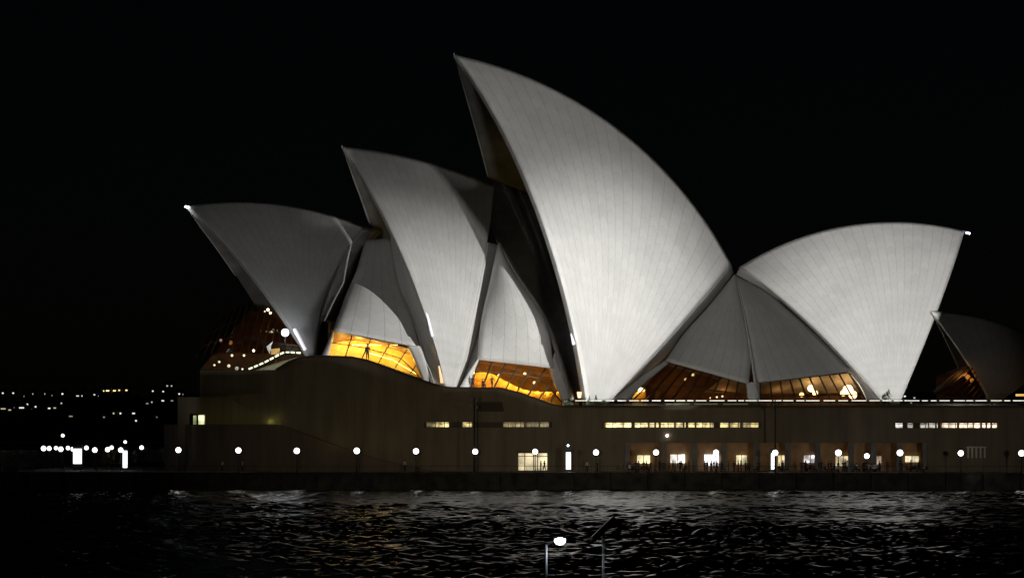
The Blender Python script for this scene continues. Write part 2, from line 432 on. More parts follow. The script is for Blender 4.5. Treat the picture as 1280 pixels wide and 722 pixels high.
for i, (l, t, p, sz, bl, sh, cl, pl) in enumerate(FLOODS):
    spot('floodlight', l, px(*t), p, sz, bl, cl, 0.005)  # inferred floodlights and added fill lamps alike
    if not sh: continue
    root = empty('masked_lamp_rig', (l[0], l[1], 2.6), 'unseen floodlight with added light-shaping masks, '+pl, 'floodlight')
    L = Vector(l); ax = (px(*t)-L).normalized(); loc_ = root.location
    for q, nme in enumerate(sh):
        mb = MB(); D = 3.0+.05*q; P_ = [L+(Vector(v)-L)*(D/((Vector(v)-L).dot(ax)))-loc_ for v in MASKS[nme]]; k_ = ax*.01
        mb.quad(P_, SHUT); mb.quad([v+k_ for v in P_][::-1], SHUT)
        for a in range(len(P_)): b = (a+1) % len(P_); mb.quad([P_[a], P_[b], P_[b]+k_, P_[a]+k_], SHUT)
        mb.build('mask', root)
    mb = MB(); c = Vector((0, 0, l[2]-2.6)); rt = ax.cross(Vector((0, 0, 1))).normalized(); up = rt.cross(ax)
    mb.box(c-ax*.5, (.45, .3, .35), DARK, (ax, rt, up)); mb.bar(c-ax*.5+up*-.3, (c-ax*.5).xy.to_3d(), .12, .12, DARK); mb.build('housing', root)


for G_, yend, so_ in ((G2, 240, A2o), (G3, 284, A3o), (G4, 344, A4o)):
    pts = [mirror(p) for p in G_[0][::-1]]; k = [p for p in pts if HZ-F*(p[2]-CAMZ)/p[1] < yend]
    mb = MB(); mb.tube([p+NW*.3 for p in k], [.12+.33*min(1, i/6) for i in range(len(k))], 8, RIM); o = mb.build('pale_rim_tube', None, True); o.parent = so_  # added pale tube imitating the lit inner face of the far rim


def louvre(name, A, B, shellobj=None, ribs=2, mt=None):
    mb = MB(); ruled(mb, A, B, 6, 24, 0.0, 0.5, ribs, mt); o = mb.build(name, None, True); return hpart(o)


def fol(G, i): return [G[i][j] for j in range(len(G[0])-1, 0, -4)]+[G[i][0]]


# folded edge strips that turn the shells back into the side shells
r2 = fol(G2, -1); louvre('louvre_strip', r2, [(917, 341, 0.5), (892, 375, 4), (856, 415, 9), (831, 447, 13), (797, 474, 16), (762, 499, 18), (750, 510, 18.5)])
r1 = fol(G1, -1); louvre('louvre_strip', r1, [(921, 343, 0.5), (960, 366, 3), (1000, 398, 7), (1040, 436, 11), (1075, 470, 14.5), (1101, 498, 17), (1110, 508, 17.5)])
r3 = fol(G3, -1)
r3 = [p for p in r3 if HZ-F*(p[2]-CAMZ)/p[1] > 286]
louvre('louvre_strip', r3, [(623, 306, 3), (613, 352, 7), (602, 400, 10.5), (588, 445, 14), (574, 486, 16), (568, 497, 16.5)])
r4 = fol(G4, -1); louvre('louvre_strip', r4, [(474, 288, -6), (455, 323, -5), (434, 372, -1), (418, 412, 3), (407, 440, 5), (404, 449, 5.5)])


def side(name, faces, ribpts, wr, label):
    mb = MB()
    for (A, B, bul, ribs, n, *mt) in faces: ruled(mb, A, B, n, 24, bul, 0.6, ribs, *mt)
    o = hpart(mb.build(name, None, True)); o['label'] = label
    if ribpts:
        q = MB(); pts = resample([aw(*p) for p in ribpts], 24)
        q.tube(pts, [wr*(0.35+0.65*i/23) for i in range(24)], 8, RIM)
        r = q.build('fold_rib', None, True); r.parent = o
    return o


fold34 = [(487, 298, -2), (493, 331, 1), (500, 360, 5), (517, 400, 11), (529, 438, 15.3), (540, 478, 18.5), (543, 490, 19)]
side('side_shell', [
    ([(457, 300, -3), (444, 342, 2), (432, 370, 6), (416, 413, 13.5)], [(487, 298, -2), (493, 331, 1), (500, 360, 5), (515, 397, 11), (524, 434, 15.3)], 1.6, 5, 12),
    ([(487, 298, -2), (493, 331, 1), (500, 360, 5), (517, 400, 11), (529, 438, 15.3), (543, 490, 19)], [(492, 285, 4), (506, 330, 10.5), (522, 371, 14), (540, 419, 17.5), (556, 475, 20), (560, 490, 20.5)], -0.6, 3, 8),
    ([(508, 431, 15.3), (514, 441, 15.8), (529, 476, 18), (533, 490, 18.4)], [(525, 432, 15.8), (529, 441, 16.4), (540, 476, 18.5), (543, 490, 19)], 0.0, 1, 4),
    ([(416, 413, 15), (409, 430, 16), (400, 450, 17)], [(418, 416, 14.6), (413, 437, 15.6), (410, 450, 16.6)], 0.0, 1, 3)],
    fold34, 0.35, 'grey infill shell above the left amber window')
fold23 = [(624, 303, 7.5), (642, 338, 10.5), (671, 380, 14.5), (685, 407, 16.5), (697, 441, 18), (712, 488, 21), (716, 500, 21.8)]
side('side_shell', [
    ([(622, 305, 7.5), (613, 350, 11.5), (602, 400, 14.5), (597, 449, 17)], [(624, 303, 7.5), (642, 338, 10.5), (671, 380, 14.5), (685, 407, 16.5), (692, 460, 18.8)], 2.0, 6, 14),
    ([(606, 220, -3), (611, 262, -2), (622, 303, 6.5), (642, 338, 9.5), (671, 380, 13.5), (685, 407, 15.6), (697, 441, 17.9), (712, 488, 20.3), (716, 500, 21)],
     [(668, 244, 6), (674, 262, 8), (684, 300, 10), (695, 335, 12), (708, 379, 15), (717, 429, 19), (724, 460, 21), (730, 490, 22.5), (733, 502, 23)], -1.0, 3, 8, CONC),  # dark concrete here paints in the shade beside the tall sail's mouth
    ([(687, 460, 17.9), (692, 476, 19), (703, 500, 20.6), (705, 508, 21)], [(694, 440, 18), (700, 456, 18.9), (712, 488, 21), (717, 506, 22)], 0.0, 1, 4),
    ([(597, 449, 17), (583, 470, 18), (571, 492, 19)], [(599, 449, 16.5), (591, 470, 17.4), (586, 492, 18.4)], 0.0, 1, 3)],
    fold23, 0.45, 'bright infill shell between the middle and the tallest sail')
fold12 = [(919, 343, 2), (926, 372, 6), (932, 401, 9.5), (939, 440, 13.5), (945, 484, 17), (947, 500, 18)]
side('side_shell', [
    ([(918, 343, 2), (885, 384, 6), (856, 416, 10), (832, 451, 14.5)], [(919, 343, 2), (926, 372, 6), (932, 401, 9.5), (939, 440, 13.5), (936, 480, 16.6)], 1.0, 8, 14),
    ([(919, 343, 2), (926, 372, 6), (932, 401, 9.5), (939, 440, 13.5), (948, 478, 16.5)], [(920, 344, 1.5), (960, 367, 4), (1000, 399, 8), (1040, 437, 12), (1066, 464, 15)], 0.5, 8, 14),
    ([(933, 478, 16.3), (935, 500, 17.5), (935, 510, 18)], [(949, 477, 16.8), (950, 500, 18), (950, 510, 18.4)], 0.0, 1, 3),
    ([(832, 450, 14.8), (800, 472, 16.7), (765, 499, 19)], [(836, 454, 14.6), (809, 476, 16.4), (786, 500, 18.6)], 0.0, 1, 4),
    ([(1061, 464, 15), (1075, 481, 16), (1085, 500, 17)], [(1066, 464, 15.2), (1082, 481, 16.4), (1101, 500, 18)], 0.0, 1, 4)],
    fold12, 0.3, 'grey double infill shell between the two largest sails')

for A, B in (([(623, 306, 3), (613, 352, 7), (602, 400, 10.5), (588, 445, 14), (574, 486, 16), (568, 500, 16.5)], [(622, 305, 7.3), (613, 350, 11.3), (602, 400, 14.3), (596, 449, 16.6), (583, 475, 17.6), (571, 500, 18.6)]),
             ([(474, 288, -6), (455, 323, -5), (434, 372, -1), (418, 412, 3), (407, 440, 5), (404, 455, 5.5)], [(457, 300, -3.2), (444, 342, 1.8), (432, 370, 5.8), (416, 413, 13.2), (408, 435, 15.6), (400, 455, 16.6)])):
    mb = MB(); ruled(mb, A, B, 5, 20, 0, .25, 2, CONC, CONC, thdir=np.array([1.0, 0, 0])); hpart(mb.build('gap_blocker', None))  # panels added to block foyer light leaking through the gaps

# ------------------------------------------------------------------ window walls and foyers


def window_wall(top, bottom, n, glass, mull_mat, label, transoms=(), thick=0.16):
    """glass between a top line and a bottom line, mullions and transoms proud of it"""
    T = resample([aw(*p) for p in top], n+1); B = resample([aw(*p) for p in bottom], n+1)
    g = MB()
    for i in range(n): g.quad([B[i], B[i+1], T[i+1], T[i]], glass)
    go = hpart(g.build('glass_wall', None)); go['label'] = label
    q = MB()
    for i in range(n+1): q.bar(T[i]+NW*0.1, B[i]+NW*0.1, thick, thick*1.5, mull_mat)
    for s in transoms:
        for i in range(n):
            q.bar(T[i]*(1-s)+B[i]*s+NW*0.12, T[i+1]*(1-s)+B[i+1]*s+NW*0.12, thick, thick*1.3, mull_mat)
    fo = q.build('window_frame', None); fo.parent = go
    return go


def back_wall(name, rows, mt, label=None):
    """rows: list of polylines (x,y,w) from top to bottom"""
    mb = MB(); R_ = [resample([aw(*p) for p in r], 20) for r in rows]
    for a, b in zip(R_[:-1], R_[1:]):
        for i in range(19): mb.quad([a[i], a[i+1], b[i+1], b[i]], mt)
    o = hpart(mb.build(name, None, True))
    if label: o['label'] = label
    return o


def strip_lamp(a, b, col, s, wd=0.08, name='strip_light', parent=None):
    mb = MB(); mb.bar(a, b, wd, wd, emis('strip_%s_%g' % ('_'.join('%g' % c for c in col), s), col, s))
    o = mb.build(name, None)
    if parent is not None: o.parent = parent; return o
    return hpart(o)


def hpoint(x, y, wd, power, col, rad=0.3):
    p = aw(x, y, wd); return point('foyer_lamp', tuple(p), power, col, rad)


AMB = (1.0, 0.70, 0.18)
# left amber foyer
window_wall([(417, 413, 14.4), (452, 422, 14.8), (481, 429, 15), (509, 437, 15.2), (529, 476, 17.6)],
            [(410, 449, 16), (448, 449, 16), (480, 460, 16.6), (505, 468, 17), (530, 478, 17.7)], 6, GLASS, BRONZE, 'amber lit window wall under the left infill shell', (0.42,), .11)
back_wall('foyer_wall', [[(400, 398, 9), (540, 428, 9)], [(400, 470, 9), (545, 500, 9)]], AMBERW)
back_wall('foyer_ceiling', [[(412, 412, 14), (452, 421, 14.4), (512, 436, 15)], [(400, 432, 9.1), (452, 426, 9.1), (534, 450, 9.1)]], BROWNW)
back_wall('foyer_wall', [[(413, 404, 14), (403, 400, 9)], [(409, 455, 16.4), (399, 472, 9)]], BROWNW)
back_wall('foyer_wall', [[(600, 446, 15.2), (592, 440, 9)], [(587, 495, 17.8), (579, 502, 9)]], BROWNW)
strip_lamp(aw(440, 431, 9.9), aw(497, 431, 9.9), AMB, 6)
mbs = MB(); pp = [aw(462, 441, 10.5), aw(490, 449, 11), aw(522, 468, 12)]
for a, b in zip(pp[:-1], pp[1:]): mbs.bar(a, b, 0.12, 0.12, emis('stair_strip', AMB, 5))
hpart(mbs.build('stair_light', None))
for x, y in ((428, 434), (448, 430), (468, 437), (486, 441), (505, 452)): hpoint(x, y, 11.2, 420, AMB)
# middle amber foyer
window_wall([(599, 449, 16.3), (642, 454, 16.6), (686, 462, 17.2), (702, 500, 20)],
            [(588, 484, 17.8), (625, 485, 18.2), (650, 490, 18.8), (676, 499, 19.6), (702, 506, 20.4)], 8, GLASSD, BRONZE, 'brown window wall with a glowing parapet under the middle infill shell', (0.4,))
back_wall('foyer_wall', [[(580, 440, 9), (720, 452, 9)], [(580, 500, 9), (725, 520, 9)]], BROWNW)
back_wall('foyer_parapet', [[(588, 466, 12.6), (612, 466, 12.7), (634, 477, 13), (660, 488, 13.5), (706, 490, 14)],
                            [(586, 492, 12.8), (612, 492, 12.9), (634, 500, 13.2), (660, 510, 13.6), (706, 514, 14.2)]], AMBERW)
for x, y in ((592, 463), (603, 463), (614, 463.5), (625, 469), (636, 475), (648, 480), (660, 484.5), (672, 486), (684, 487), (697, 487)):
    hpoint(x, y+2, 13.9, 230, AMB, 0.15)
for i, (x, y) in enumerate(((624, 469), (656, 467), (668, 478))):
    mb = MB(); mb.sphere(aw(x, y, 15), 0.26, emis('pendant', (1, 0.85, 0.6), 3 if i == 0 else 0.8)); hpart(mb.build('pendant_lamp', None, True))
# right double foyer
window_wall([(836, 453, 14), (875, 462, 14.6), (933, 480, 16)], [(788, 503, 18.2), (860, 503, 18), (935, 503, 17.5)], 9, GLASSD, BRONZE, 'dark brown window wall left of the central pillar', (0.55,))
window_wall([(950, 479, 16), (977, 475, 15.7), (1013, 471, 15.3), (1061, 466, 14.8)], [(950, 503, 17.6), (1000, 503, 17.4), (1084, 503, 16.8)], 9, GLASSD, BRONZE, 'lit window wall right of the central pillar', (0.72,))
back_wall('foyer_wall', [[(780, 440, 7), (1110, 440, 7)], [(780, 516, 7), (1110, 516, 7)]], BROWNW)
back_wall('foyer_ceiling', [[(905, 471, 15), (932, 480, 15.2), (955, 478, 15), (1062, 466, 14.5)], [(880, 490, 9), (930, 492, 9), (955, 492, 9), (1075, 490, 9)]], PLAST)
hpoint(1018, 488, 13.6, 90, (1, 0.70, 0.38)); hpoint(1058, 488, 13.6, 190, (1, 0.76, 0.52)); hpoint(975, 494, 11.5, 60, (1, 0.66, 0.34)); hpoint(905, 496, 11, 60, (1, 0.55, 0.25))
hpoint(850, 485, 10, 70, (1, 0.66, 0.3))
for (x, y, w_, r, s, c) in ((1014, 485, 14.2, .6, 9, (1, .85, .55)), (1019, 491, 13.8, .45, 7, (1, .8, .5)), (1060, 487, 14.4, .85, 10, (1, .82, .62)), (1066, 493, 14.2, .7, 9, (1, .8, .55)),
                            (1054, 491, 14, .5, 6, (1, .75, .45)), (1002, 493, 13.5, .4, 4, (1, .75, .4)), (857, 474, 12, .25, 1.2, (1, .8, .5)), (866, 468, 12, .25, 1.6, (1, .9, .6)),
                            (896, 496, 14, .14, 5, (1, .85, .7)), (903, 495, 14, .14, 5, (1, .85, .7)), (800, 486.5, 16.5, .35, 6, (1, .8, .4)), (804, 487, 16.5, .3, 5, (1, .8, .4)), (888, 497, 14, .12, 4, (1, .8, .6))):
    mb = MB(); mb.sphere(aw(x, y, w_), r, emis('foyer_globe_%g_%g' % (s, c[1]), c, s)); hpart(mb.build('foyer_light', None, True))
# amber kiosk in the right foyer
for q in ([(791, 489, 16), (807, 489, 16), (808, 508, 16), (790, 508, 16)], [(820, 488, 13), (826, 489, 13), (822, 500, 13), (818, 500, 13)]):
    mb = MB(); mb.quad([aw(*p) for p in q], AMBERW); hpart(mb.build('kiosk', None))
hpoint(799, 487.5, 17.2, 75, AMB, .15)
# amber glow slots inside the shell rims
for pts, s in (([(553, 468, 18.2), (556, 480, 18.6)], 1), ([(722, 489, 21.0), (727, 494, 21.2)], 1)):
    pass
mb = MB(); mb.quad([aw(548, 457, 19.2), aw(549.5, 457, 19.2), aw(554.5, 478.5, 20.3), aw(550.5, 478.5, 20.1)], emis('amber_slot', (1, .5, .08), 0.9)); hpart(mb.build('slot_window', None))
mb = MB(); mb.quad([aw(721, 489.5, 23.4), aw(727.5, 489.5, 23.4), aw(726, 497, 23.4), aw(722.5, 497, 23.4)], emis('amber_slot2', (1, .55, .1), 1.0)); hpart(mb.build('slot_window', None))

# harbour-end glass canopy under the leftmost shell
fan_top = [(368, 418, 13), (345, 398, 8), (318, 380, 4), (292, 385, 0), (270, 402, -2)]
fan_bot = [(376, 438, 15), (352, 440, 15), (322, 442, 14), (285, 440, 12), (245, 446, 10)]
window_wall(fan_top, fan_bot, 14, GLASSD, BRONZE, 'fanned dark glass wall under the leftmost shell', (0.35, 0.7), 0.12)
back_wall('foyer_wall', [[(312, 388, -4), (385, 395, 6)], [(250, 462, 0), (385, 462, 10)]], BROWNW)
hpoint(332, 392, 6, 8, (1, .5, .2)); hpoint(322, 402, 2, 4, (1, .4, .15)); hpoint(288, 428, 3, 10, (1, .4, .15))
for (x, y, w_, r, s, c) in ((335, 387, 9.5, .22, 6, (1, .85, .5)), (338, 391, 9.5, .2, 3, (1, .75, .4)), (331, 389, 9.5, .13, 1.5, (1, .75, .4)), (290, 444, 15, .17, 3, (1, .85, .5)), (305, 444, 15, .16, 3, (1, .85, .5)), (317, 438, 15, .2, 4, (1, .9, .6)),
                            (288, 428, 9, .35, .35, (1, .45, .2)), (276, 425, 8, .25, .2, (1, .5, .3)), (268, 456, 15, .16, 1.2, (1, .9, .6)), (286, 457, 15, .25, .8, (1, .8, .5)), (274, 452, 15, .18, 1, (1, .9, .6)), (296, 460, 15, .3, .3, (.8, .9, .6)), (303, 461, 15, .16, 1, (1, .9, .7))):
    mb = MB(); mb.sphere(aw(x, y, w_), r, emis('rest_globe_%g_%g' % (s, c[1]), c, s)); hpart(mb.build('foyer_light', None, True))
# small amber booth and white fin beside the stair
mb = MB(); mb.quad([aw(338, 436, 15), aw(350, 435, 15), aw(349, 443, 15), aw(339, 443, 15)], AMBERW); hpart(mb.build('kiosk', None)); hpoint(344, 437, 16.2, 12, (1, .5, .2), .1)
mb = MB(); ruled(mb, [(333, 433, 16), (337, 443, 16)], [(341, 427, 16), (339, 432, 16)], 3, 4, 0, .2, 1, RIM); hpart(mb.build('entrance_fin', None))
# floodlamp beside the left foot
lp = aw(356.5, 415.5, 18)
mb = MB(); mb.sphere(lp, 0.62, emis('flood_white', (0.85, 0.93, 1), 3), 12); mb.bar(lp+np.array([0, 0, -3.6]), lp+np.array([0, 0, -.6]), .12, .12, DARK)
hpart(mb.build('floodlamp', None, True)); point('floodlamp_light', tuple(lp+NW*.2-np.array([1.3, 0, 0])), 480, (0.88, 0.94, 1), .6)

# tip lamps
for (x, y, c, s, pw) in ((1210, 291.5, (0.75, 0.68, 1), 6, 6), (234, 259, (0.85, .92, 1), 10, 60)):
    p = aw(x, y, 0.3); mb = MB(); mb.bar(p+np.array([-.35, 0, .12]), p+np.array([.35, 0, -.05]), .3, .3, emis('tip_%g' % s, c, s)); hpart(mb.build('tip_lamp', None))
    point('tip_light', tuple(p+np.array([-.5, -.6, -.8])), pw, c, .1)
# glowing bars painted in for lamp light caught on the shell rims
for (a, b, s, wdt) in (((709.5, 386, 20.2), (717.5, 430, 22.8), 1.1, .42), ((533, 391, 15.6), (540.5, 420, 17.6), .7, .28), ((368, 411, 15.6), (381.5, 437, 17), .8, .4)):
    strip_lamp(aw(*a), aw(*b), (0.93, 0.88, 1.0), s, wdt, 'rim_glow_bar')
# catwalk beams in the mouths
for a, b in (((620, 179, 4), (640, 236, 5)), ((640, 193, 4), (660, 250, 7)),):
    pass

# ------------------------------------------------------------------ podium
TS = -0.07                          # the quay line comes nearer to the right


def yp(X, off=0.0): return 436+off+TS*X


def pw(x, y, off=0.0):
    """point on the podium front line (offset off metres back)"""
    k = (x-CX)/F; Y = (436+off)/(1-TS*k); return np.array([k*Y, Y, CAMZ+(HZ-y)/F*Y])


BACK = np.array([0.07, 1, 0])/math.hypot(0.07, 1)
GZ = 2.6                            # paving level


def facade(name, top, bottom_y, holes, mt, off=0.0, reveal=0.9, depth=30, z0=None):
    """front wall with rectangular holes [x0,x1,y0,y1] (image units on the wall plane), reveals, roof and ends"""
    mb = MB()
    xs = sorted(set([p[0] for p in top]+[h[0] for h in holes]+[h[1] for h in holes]))
    tx = [p[0] for p in top]; ty = [p[1] for p in top]
    for a, b in zip(xs[:-1], xs[1:]):
        if b-a < 1e-6: continue
        hs = sorted([h for h in holes if h[0] <= a+1e-6 and h[1] >= b-1e-6], key=lambda h: h[2])
        ta, tb = np.interp(a, tx, ty), np.interp(b, tx, ty)
        edges = [(ta, tb)]+[(h[i], h[i]) for h in hs for i in (2, 3)]+[(bottom_y, bottom_y)]
        for k in range(0, len(edges), 2):
            (u0, u1), (v0, v1) = edges[k], edges[k+1]
            p = [pw(a, u0, off), pw(b, u1, off), pw(b, v1, off), pw(a, v0, off)]
            if k == len(edges)-2:
                for q in (2, 3): p[q][2] = z0 if z0 is not None else GZ-0.02
            mb.quad(p, mt)
        mb.quad([pw(a, ta, off), pw(b, tb, off), pw(b, tb, off)+BACK*depth, pw(a, ta, off)+BACK*depth], PAVE)
    for (x0, x1, y0, y1) in holes:
        P = [pw(x0, y0, off), pw(x1, y0, off), pw(x1, y1, off), pw(x0, y1, off)]
        for i in range(4): mb.quad([P[i], P[(i+1) % 4], P[(i+1) % 4]+BACK*reveal, P[i]+BACK*reveal], mt)
    for x, t in ((tx[0], ty[0]), (tx[-1], ty[-1])):
        a = pw(x, t, off); b = a.copy(); b[2] = GZ-.02; mb.quad([a, b, b+BACK*depth, a+BACK*depth], mt)
    return hpart(mb.build(name, None))


slots = [(530, 690, 527, 534), (752, 951, 527.3, 534.7), (1117, 1248, 527.8, 534.8)]
doors = [(327, 350, 563, 587.5), (647, 685, 566, 587.5)]
top_line = [(345, 462), (362, 452), (376, 446.5), (400, 445), (440, 446.5), (460, 450.5), (480, 458), (510, 469), (540, 479.5), (560, 484.5), (600, 485), (626, 485.3),
            (650, 491), (672, 499), (692, 506), (705, 508), (1000, 508), (1500, 508)]
facade('podium_wall', [p for p in top_line], 588, slots+doors+[(780, 1160, 553, 588)], GRAN)
# darker coping that follows the podium edge
mb = MB()
for a, b in zip(top_line[:-1], top_line[1:]):
    mb.bar(pw(*a, -.12), pw(*b, -.12), .35, .35, mat('coping', (.09, .065, .04), .7))
hpart(mb.build('coping', None))
# left terraces
facade('terrace_block', [(250, 462.5), (346, 462.5)], 500, [], GRAN, off=3.5, depth=26)
facade('terrace_block', [(222, 496), (250, 496), (347, 496)], 560, [(236, 257, 517, 530)], GRAN, off=2.2, depth=24)
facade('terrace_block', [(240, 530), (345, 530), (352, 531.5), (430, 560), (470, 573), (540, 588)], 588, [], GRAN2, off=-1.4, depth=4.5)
# chamfered end of the lower terrace
mb = MB(); c0 = pw(240, 530, -1.4); c1 = pw(205, 530, 14)
b0, b1 = c0.copy(), c1.copy(); b0[2] = b1[2] = GZ-.02
mb.quad([c0, c1, b1, b0], GRAN2); mb.quad([c0+BACK*.01, c1, c1+np.array([30, 0, 0]), c0+np.array([12, .5, 0])], PAVE)
mb.quad([c1, c1+BACK*20, b1+BACK*20, b1], GRAN2)
hpart(mb.build('terrace_end', None))
# stair balustrade wedge on the left terrace
mb = MB(); ruled(mb, [pw(285, 497, 1.8), pw(310, 511, 1.2), pw(345, 530.5, .4)], [pw(285, 494, 1.8), pw(348, 494, 1.2), pw(352, 530, -.2)], 3, 8, 0, .4, 1, GRAN, GRAN)
hpart(mb.build('stair_wall', None))
for x in (262, 290, 318, 338): point('ledge_light', tuple(pw(x, 527, -.4)), 9, (0.85, 0.9, 0.25), .1)
point('ledge_light', tuple(pw(345, 524, -1.2)), 7, (0.85, 0.9, 0.25), .1)
for x in (420, 480): point('terrace_light', tuple(pw(x, 553, -3)), 10, (1, .9, .4), .3)
# slots: recessed back, lit ceiling pieces
for (x0, x1, y0, y1) in slots:
    mb = MB(); mb.quad([pw(x0, y0, .9), pw(x1, y0, .9), pw(x1, y1, .9), pw(x0, y1, .9)], mat('slot_dark', (.05, .035, .02), .6)); hpart(mb.build('slot_back', None))
WIN = [(533, 545, .25), (545, 561, 1.6), (578, 590, .9), (629, 655, .35), (657, 686, .18)]
WIN += [(756, 789, 1.9), (793, 823, 1.5), (825, 857, 2.0), (860, 892, 1.3), (900, 925, 1.8), (928, 948, .8)]
WIN += [(1119, 1128, 1.6), (1134, 1141, .5), (1150, 1160, .5), (1161, 1172, .8), (1176, 1196, 1.6), (1198, 1216, 1.8), (1217, 1238, 2.6), (1239, 1246, 1.6)]


def litglass(name, col, s, sc=0.9):
    m = bpy.data.materials.new(name); m.use_nodes = True; t = m.node_tree; b = t.nodes['Principled BSDF']
    tc = t.nodes.new('ShaderNodeTexCoord'); n = t.nodes.new('ShaderNodeTexNoise'); n.inputs['Scale'].default_value = sc; n.inputs['Detail'].default_value = 4
    t.links.new(tc.outputs['Object'], n.inputs['Vector'])
    k = mth(t, 'MULTIPLY', mth(t, 'POWER', mth(t, 'MULTIPLY', n.outputs['Fac'], 1.9), 3.0), s)
    b.inputs['Base Color'].default_value = (.3, .3, .28, 1); b.inputs['Roughness'].default_value = .2
    b.inputs['Emission Color'].default_value = (*col, 1); t.links.new(k, b.inputs['Emission Strength'])
    return m


for i, (a, b, s) in enumerate(WIN):
    mb = MB(); c = (1, .80, .32) if a < 1000 else ((1, .72, .5) if a > 1170 else (.95, .95, .9))
    y = 527.6 if a < 700 else (528.1 if a < 1000 else 528.6)
    mt = litglass('slot_glass_%d' % i, c, s*.62, 1.2)
    mb.quad([pw(a, y, .7), pw(b, y, .7), pw(b, y+5.6, .7), pw(a, y+5.6, .7)], mt)
    so_ = hpart(mb.build('slot_window', None)); mb = MB(); x_ = a
    while x_ < b-1: mb.bar(pw(x_, y, .6), pw(x_, y+5.6, .6), random.choice([.12, .12, .3]), .1, BRONZE); x_ += random.uniform(6, 13)
    mb.bar(pw(a, y+1.2, .6), pw(b, y+1.2, .6), .08, .1, BRONZE); fr_ = mb.build('window_frame', None); fr_.parent = so_
# terrace window and its neighbours
mb = MB(); mb.quad([pw(248, 518.5, 2.9), pw(255.5, 518.5, 2.9), pw(255.5, 530, 2.9), pw(248, 530, 2.9)], litglass('terrace_glass', (.95, 1, .55), 1.0, .5)); hpart(mb.build('window', None))
mb = MB(); mb.quad([pw(241.5, 519, 2.9), pw(245.5, 519, 2.9), pw(245.5, 530, 2.9), pw(241.5, 530, 2.9)], litglass('terrace_glass2', (.8, .9, .4), .3, .5)); hpart(mb.build('window', None))
# doorways
mb = MB(); mb.quad([pw(327, 563, 1.0), pw(336, 563, 1.0), pw(336, 588, 1.0), pw(327, 588, 1.0)], mat('door_timber', (.5, .2, .06), .5)); hpart(mb.build('door', None))
mb = MB(); mb.quad([pw(337, 564, 1.0), pw(348.5, 564, 1.0), pw(348.5, 588, 1.0), pw(337, 588, 1.0)], litglass('door_glass', (1, .98, .8), 1.3, .5)); hpart(mb.build('doorway', None))
point('door_light', tuple(pw(338, 565, .2)), 9, (1, .95, .8), .2)
mb = MB(); mb.quad([pw(647, 566, 1.0), pw(685, 566, 1.0), pw(685, 588, 1.0), pw(647, 588, 1.0)], litglass('foyer_door_glass', (1, .84, .5), .62, .35)); hpart(mb.build('doorway', None))
mb = MB()
for x in (647.5, 656, 667, 672, 684.5): mb.bar(pw(x, 566, .8), pw(x, 588, .8), .14, .14, BRONZE)
mb.bar(pw(647, 570, .8), pw(685, 570, .8), .12, .12, BRONZE); hpart(mb.build('door_frame', None))

# ground floor arcade
mb = MB(); RD = 5.5
mb.quad([pw(774, 548, RD), pw(1166, 548, RD), pw(1166, 592, RD), pw(774, 592, RD)], mat('arcade_timber', (.34, .21, .11), .7, noise=.35, scale=.7)); hpart(mb.build('arcade_wall', None))
mb = MB(); mb.quad([pw(776, 552.6, .9), pw(1164, 552.6, .9), pw(1164, 552.6, .9)+BACK*6, pw(776, 552.6, .9)+BACK*6], CONC); hpart(mb.build('arcade_soffit', None))
for x in (784, 829, 868, 905, 946, 985, 1022, 1064, 1092, 1124, 1157):
    mb = MB(); a = pw(x, 553, .5); mb.box((a[0], a[1]+.3, (a[2]+GZ)/2), (.42, .35, (a[2]-GZ)/2), CONC); hpart(mb.build('arcade_column', None))
SHOP = [(796, 813, 568, 579, (1, .82, .42), 1.0), (837.5, 856.5, 567, 578, (1, .97, .92), 3.0), (880, 899, 567, 582, (1, .95, 1), 3.2), (920, 934, 568, 580, (1, .85, .5), 1.6), (972, 981, 568, 582, (1, .8, .45), 1.3),
        (1004.5, 1022, 568, 578, (1, .95, .97), 2.4), (1044, 1064, 569, 582, (1, .82, .48), 1.0), (1089, 1102, 569, 580, (1, .7, .5), .5), (1131, 1149, 569, 577, (1, .86, .5), 1.6)]
for i, (a, b, y0, y1, c, s) in enumerate(SHOP):
    mb = MB(); mb.quad([pw(a, y0, 5.2), pw(b, y0, 5.2), pw(b, y1, 5.2), pw(a, y1, 5.2)], litglass('shop_glass_%d' % i, c, s*.55, .6))
    hpart(mb.build('shop_window', None))
    mb = MB()
    for u in (a, (a+b)/2, b): mb.bar(pw(u, y0, 5.05), pw(u, y1+6, 5.05), .1, .1, BRONZE)
    mb.bar(pw(a, y0, 5.05), pw(b, y0, 5.05), .15, .15, BRONZE); hpart(mb.build('shop_frame', None))
    point('shop_light', tuple(pw((a+b)/2, 571, 3.2)), 4*s+4, (c[0], c[1]*.82, c[2]*.6), .2)
# awning lights
mb = MB(); mb.sphere(pw(834, 544, -.3), .2, emis('wall_spot', (1, .95, .9), 8)); hpart(mb.build('wall_lamp', None, True))
for x, r in ((850, .25), (861, .35), (874, .4)):
    mb = MB(); mb.sphere(pw(x, 551.5, 1.4), r, mat('bulkhead_white', (.5, .48, .5), .8), 10, .35); hpart(mb.build('ceiling_light', None, True))
# grille on the right wall
mb = MB()
for k in range(5): mb.bar(pw(1210+k*5.2, 559, -.25), pw(1210+k*5.2, 572, -.25), .28, .2, mat('grille_steel', (.4, .4, .36), .4))
mb.bar(pw(1208, 558.5, -.25), pw(1233, 558.5, -.25), .25, .2, _M['grille_steel']); hpart(mb.build('vent_grille', None))
point('grille_light', tuple(pw(1214, 563, -1.6)), 2, (1, .95, .85), .1)

# podium-top handrail with lights
hr = empty('handrail', tuple(pw(705, 508)), 'long handrail of dashed lights along the podium edge', 'handrail')


def rel(o, par): o.parent = par; o.location = -par.location; return o


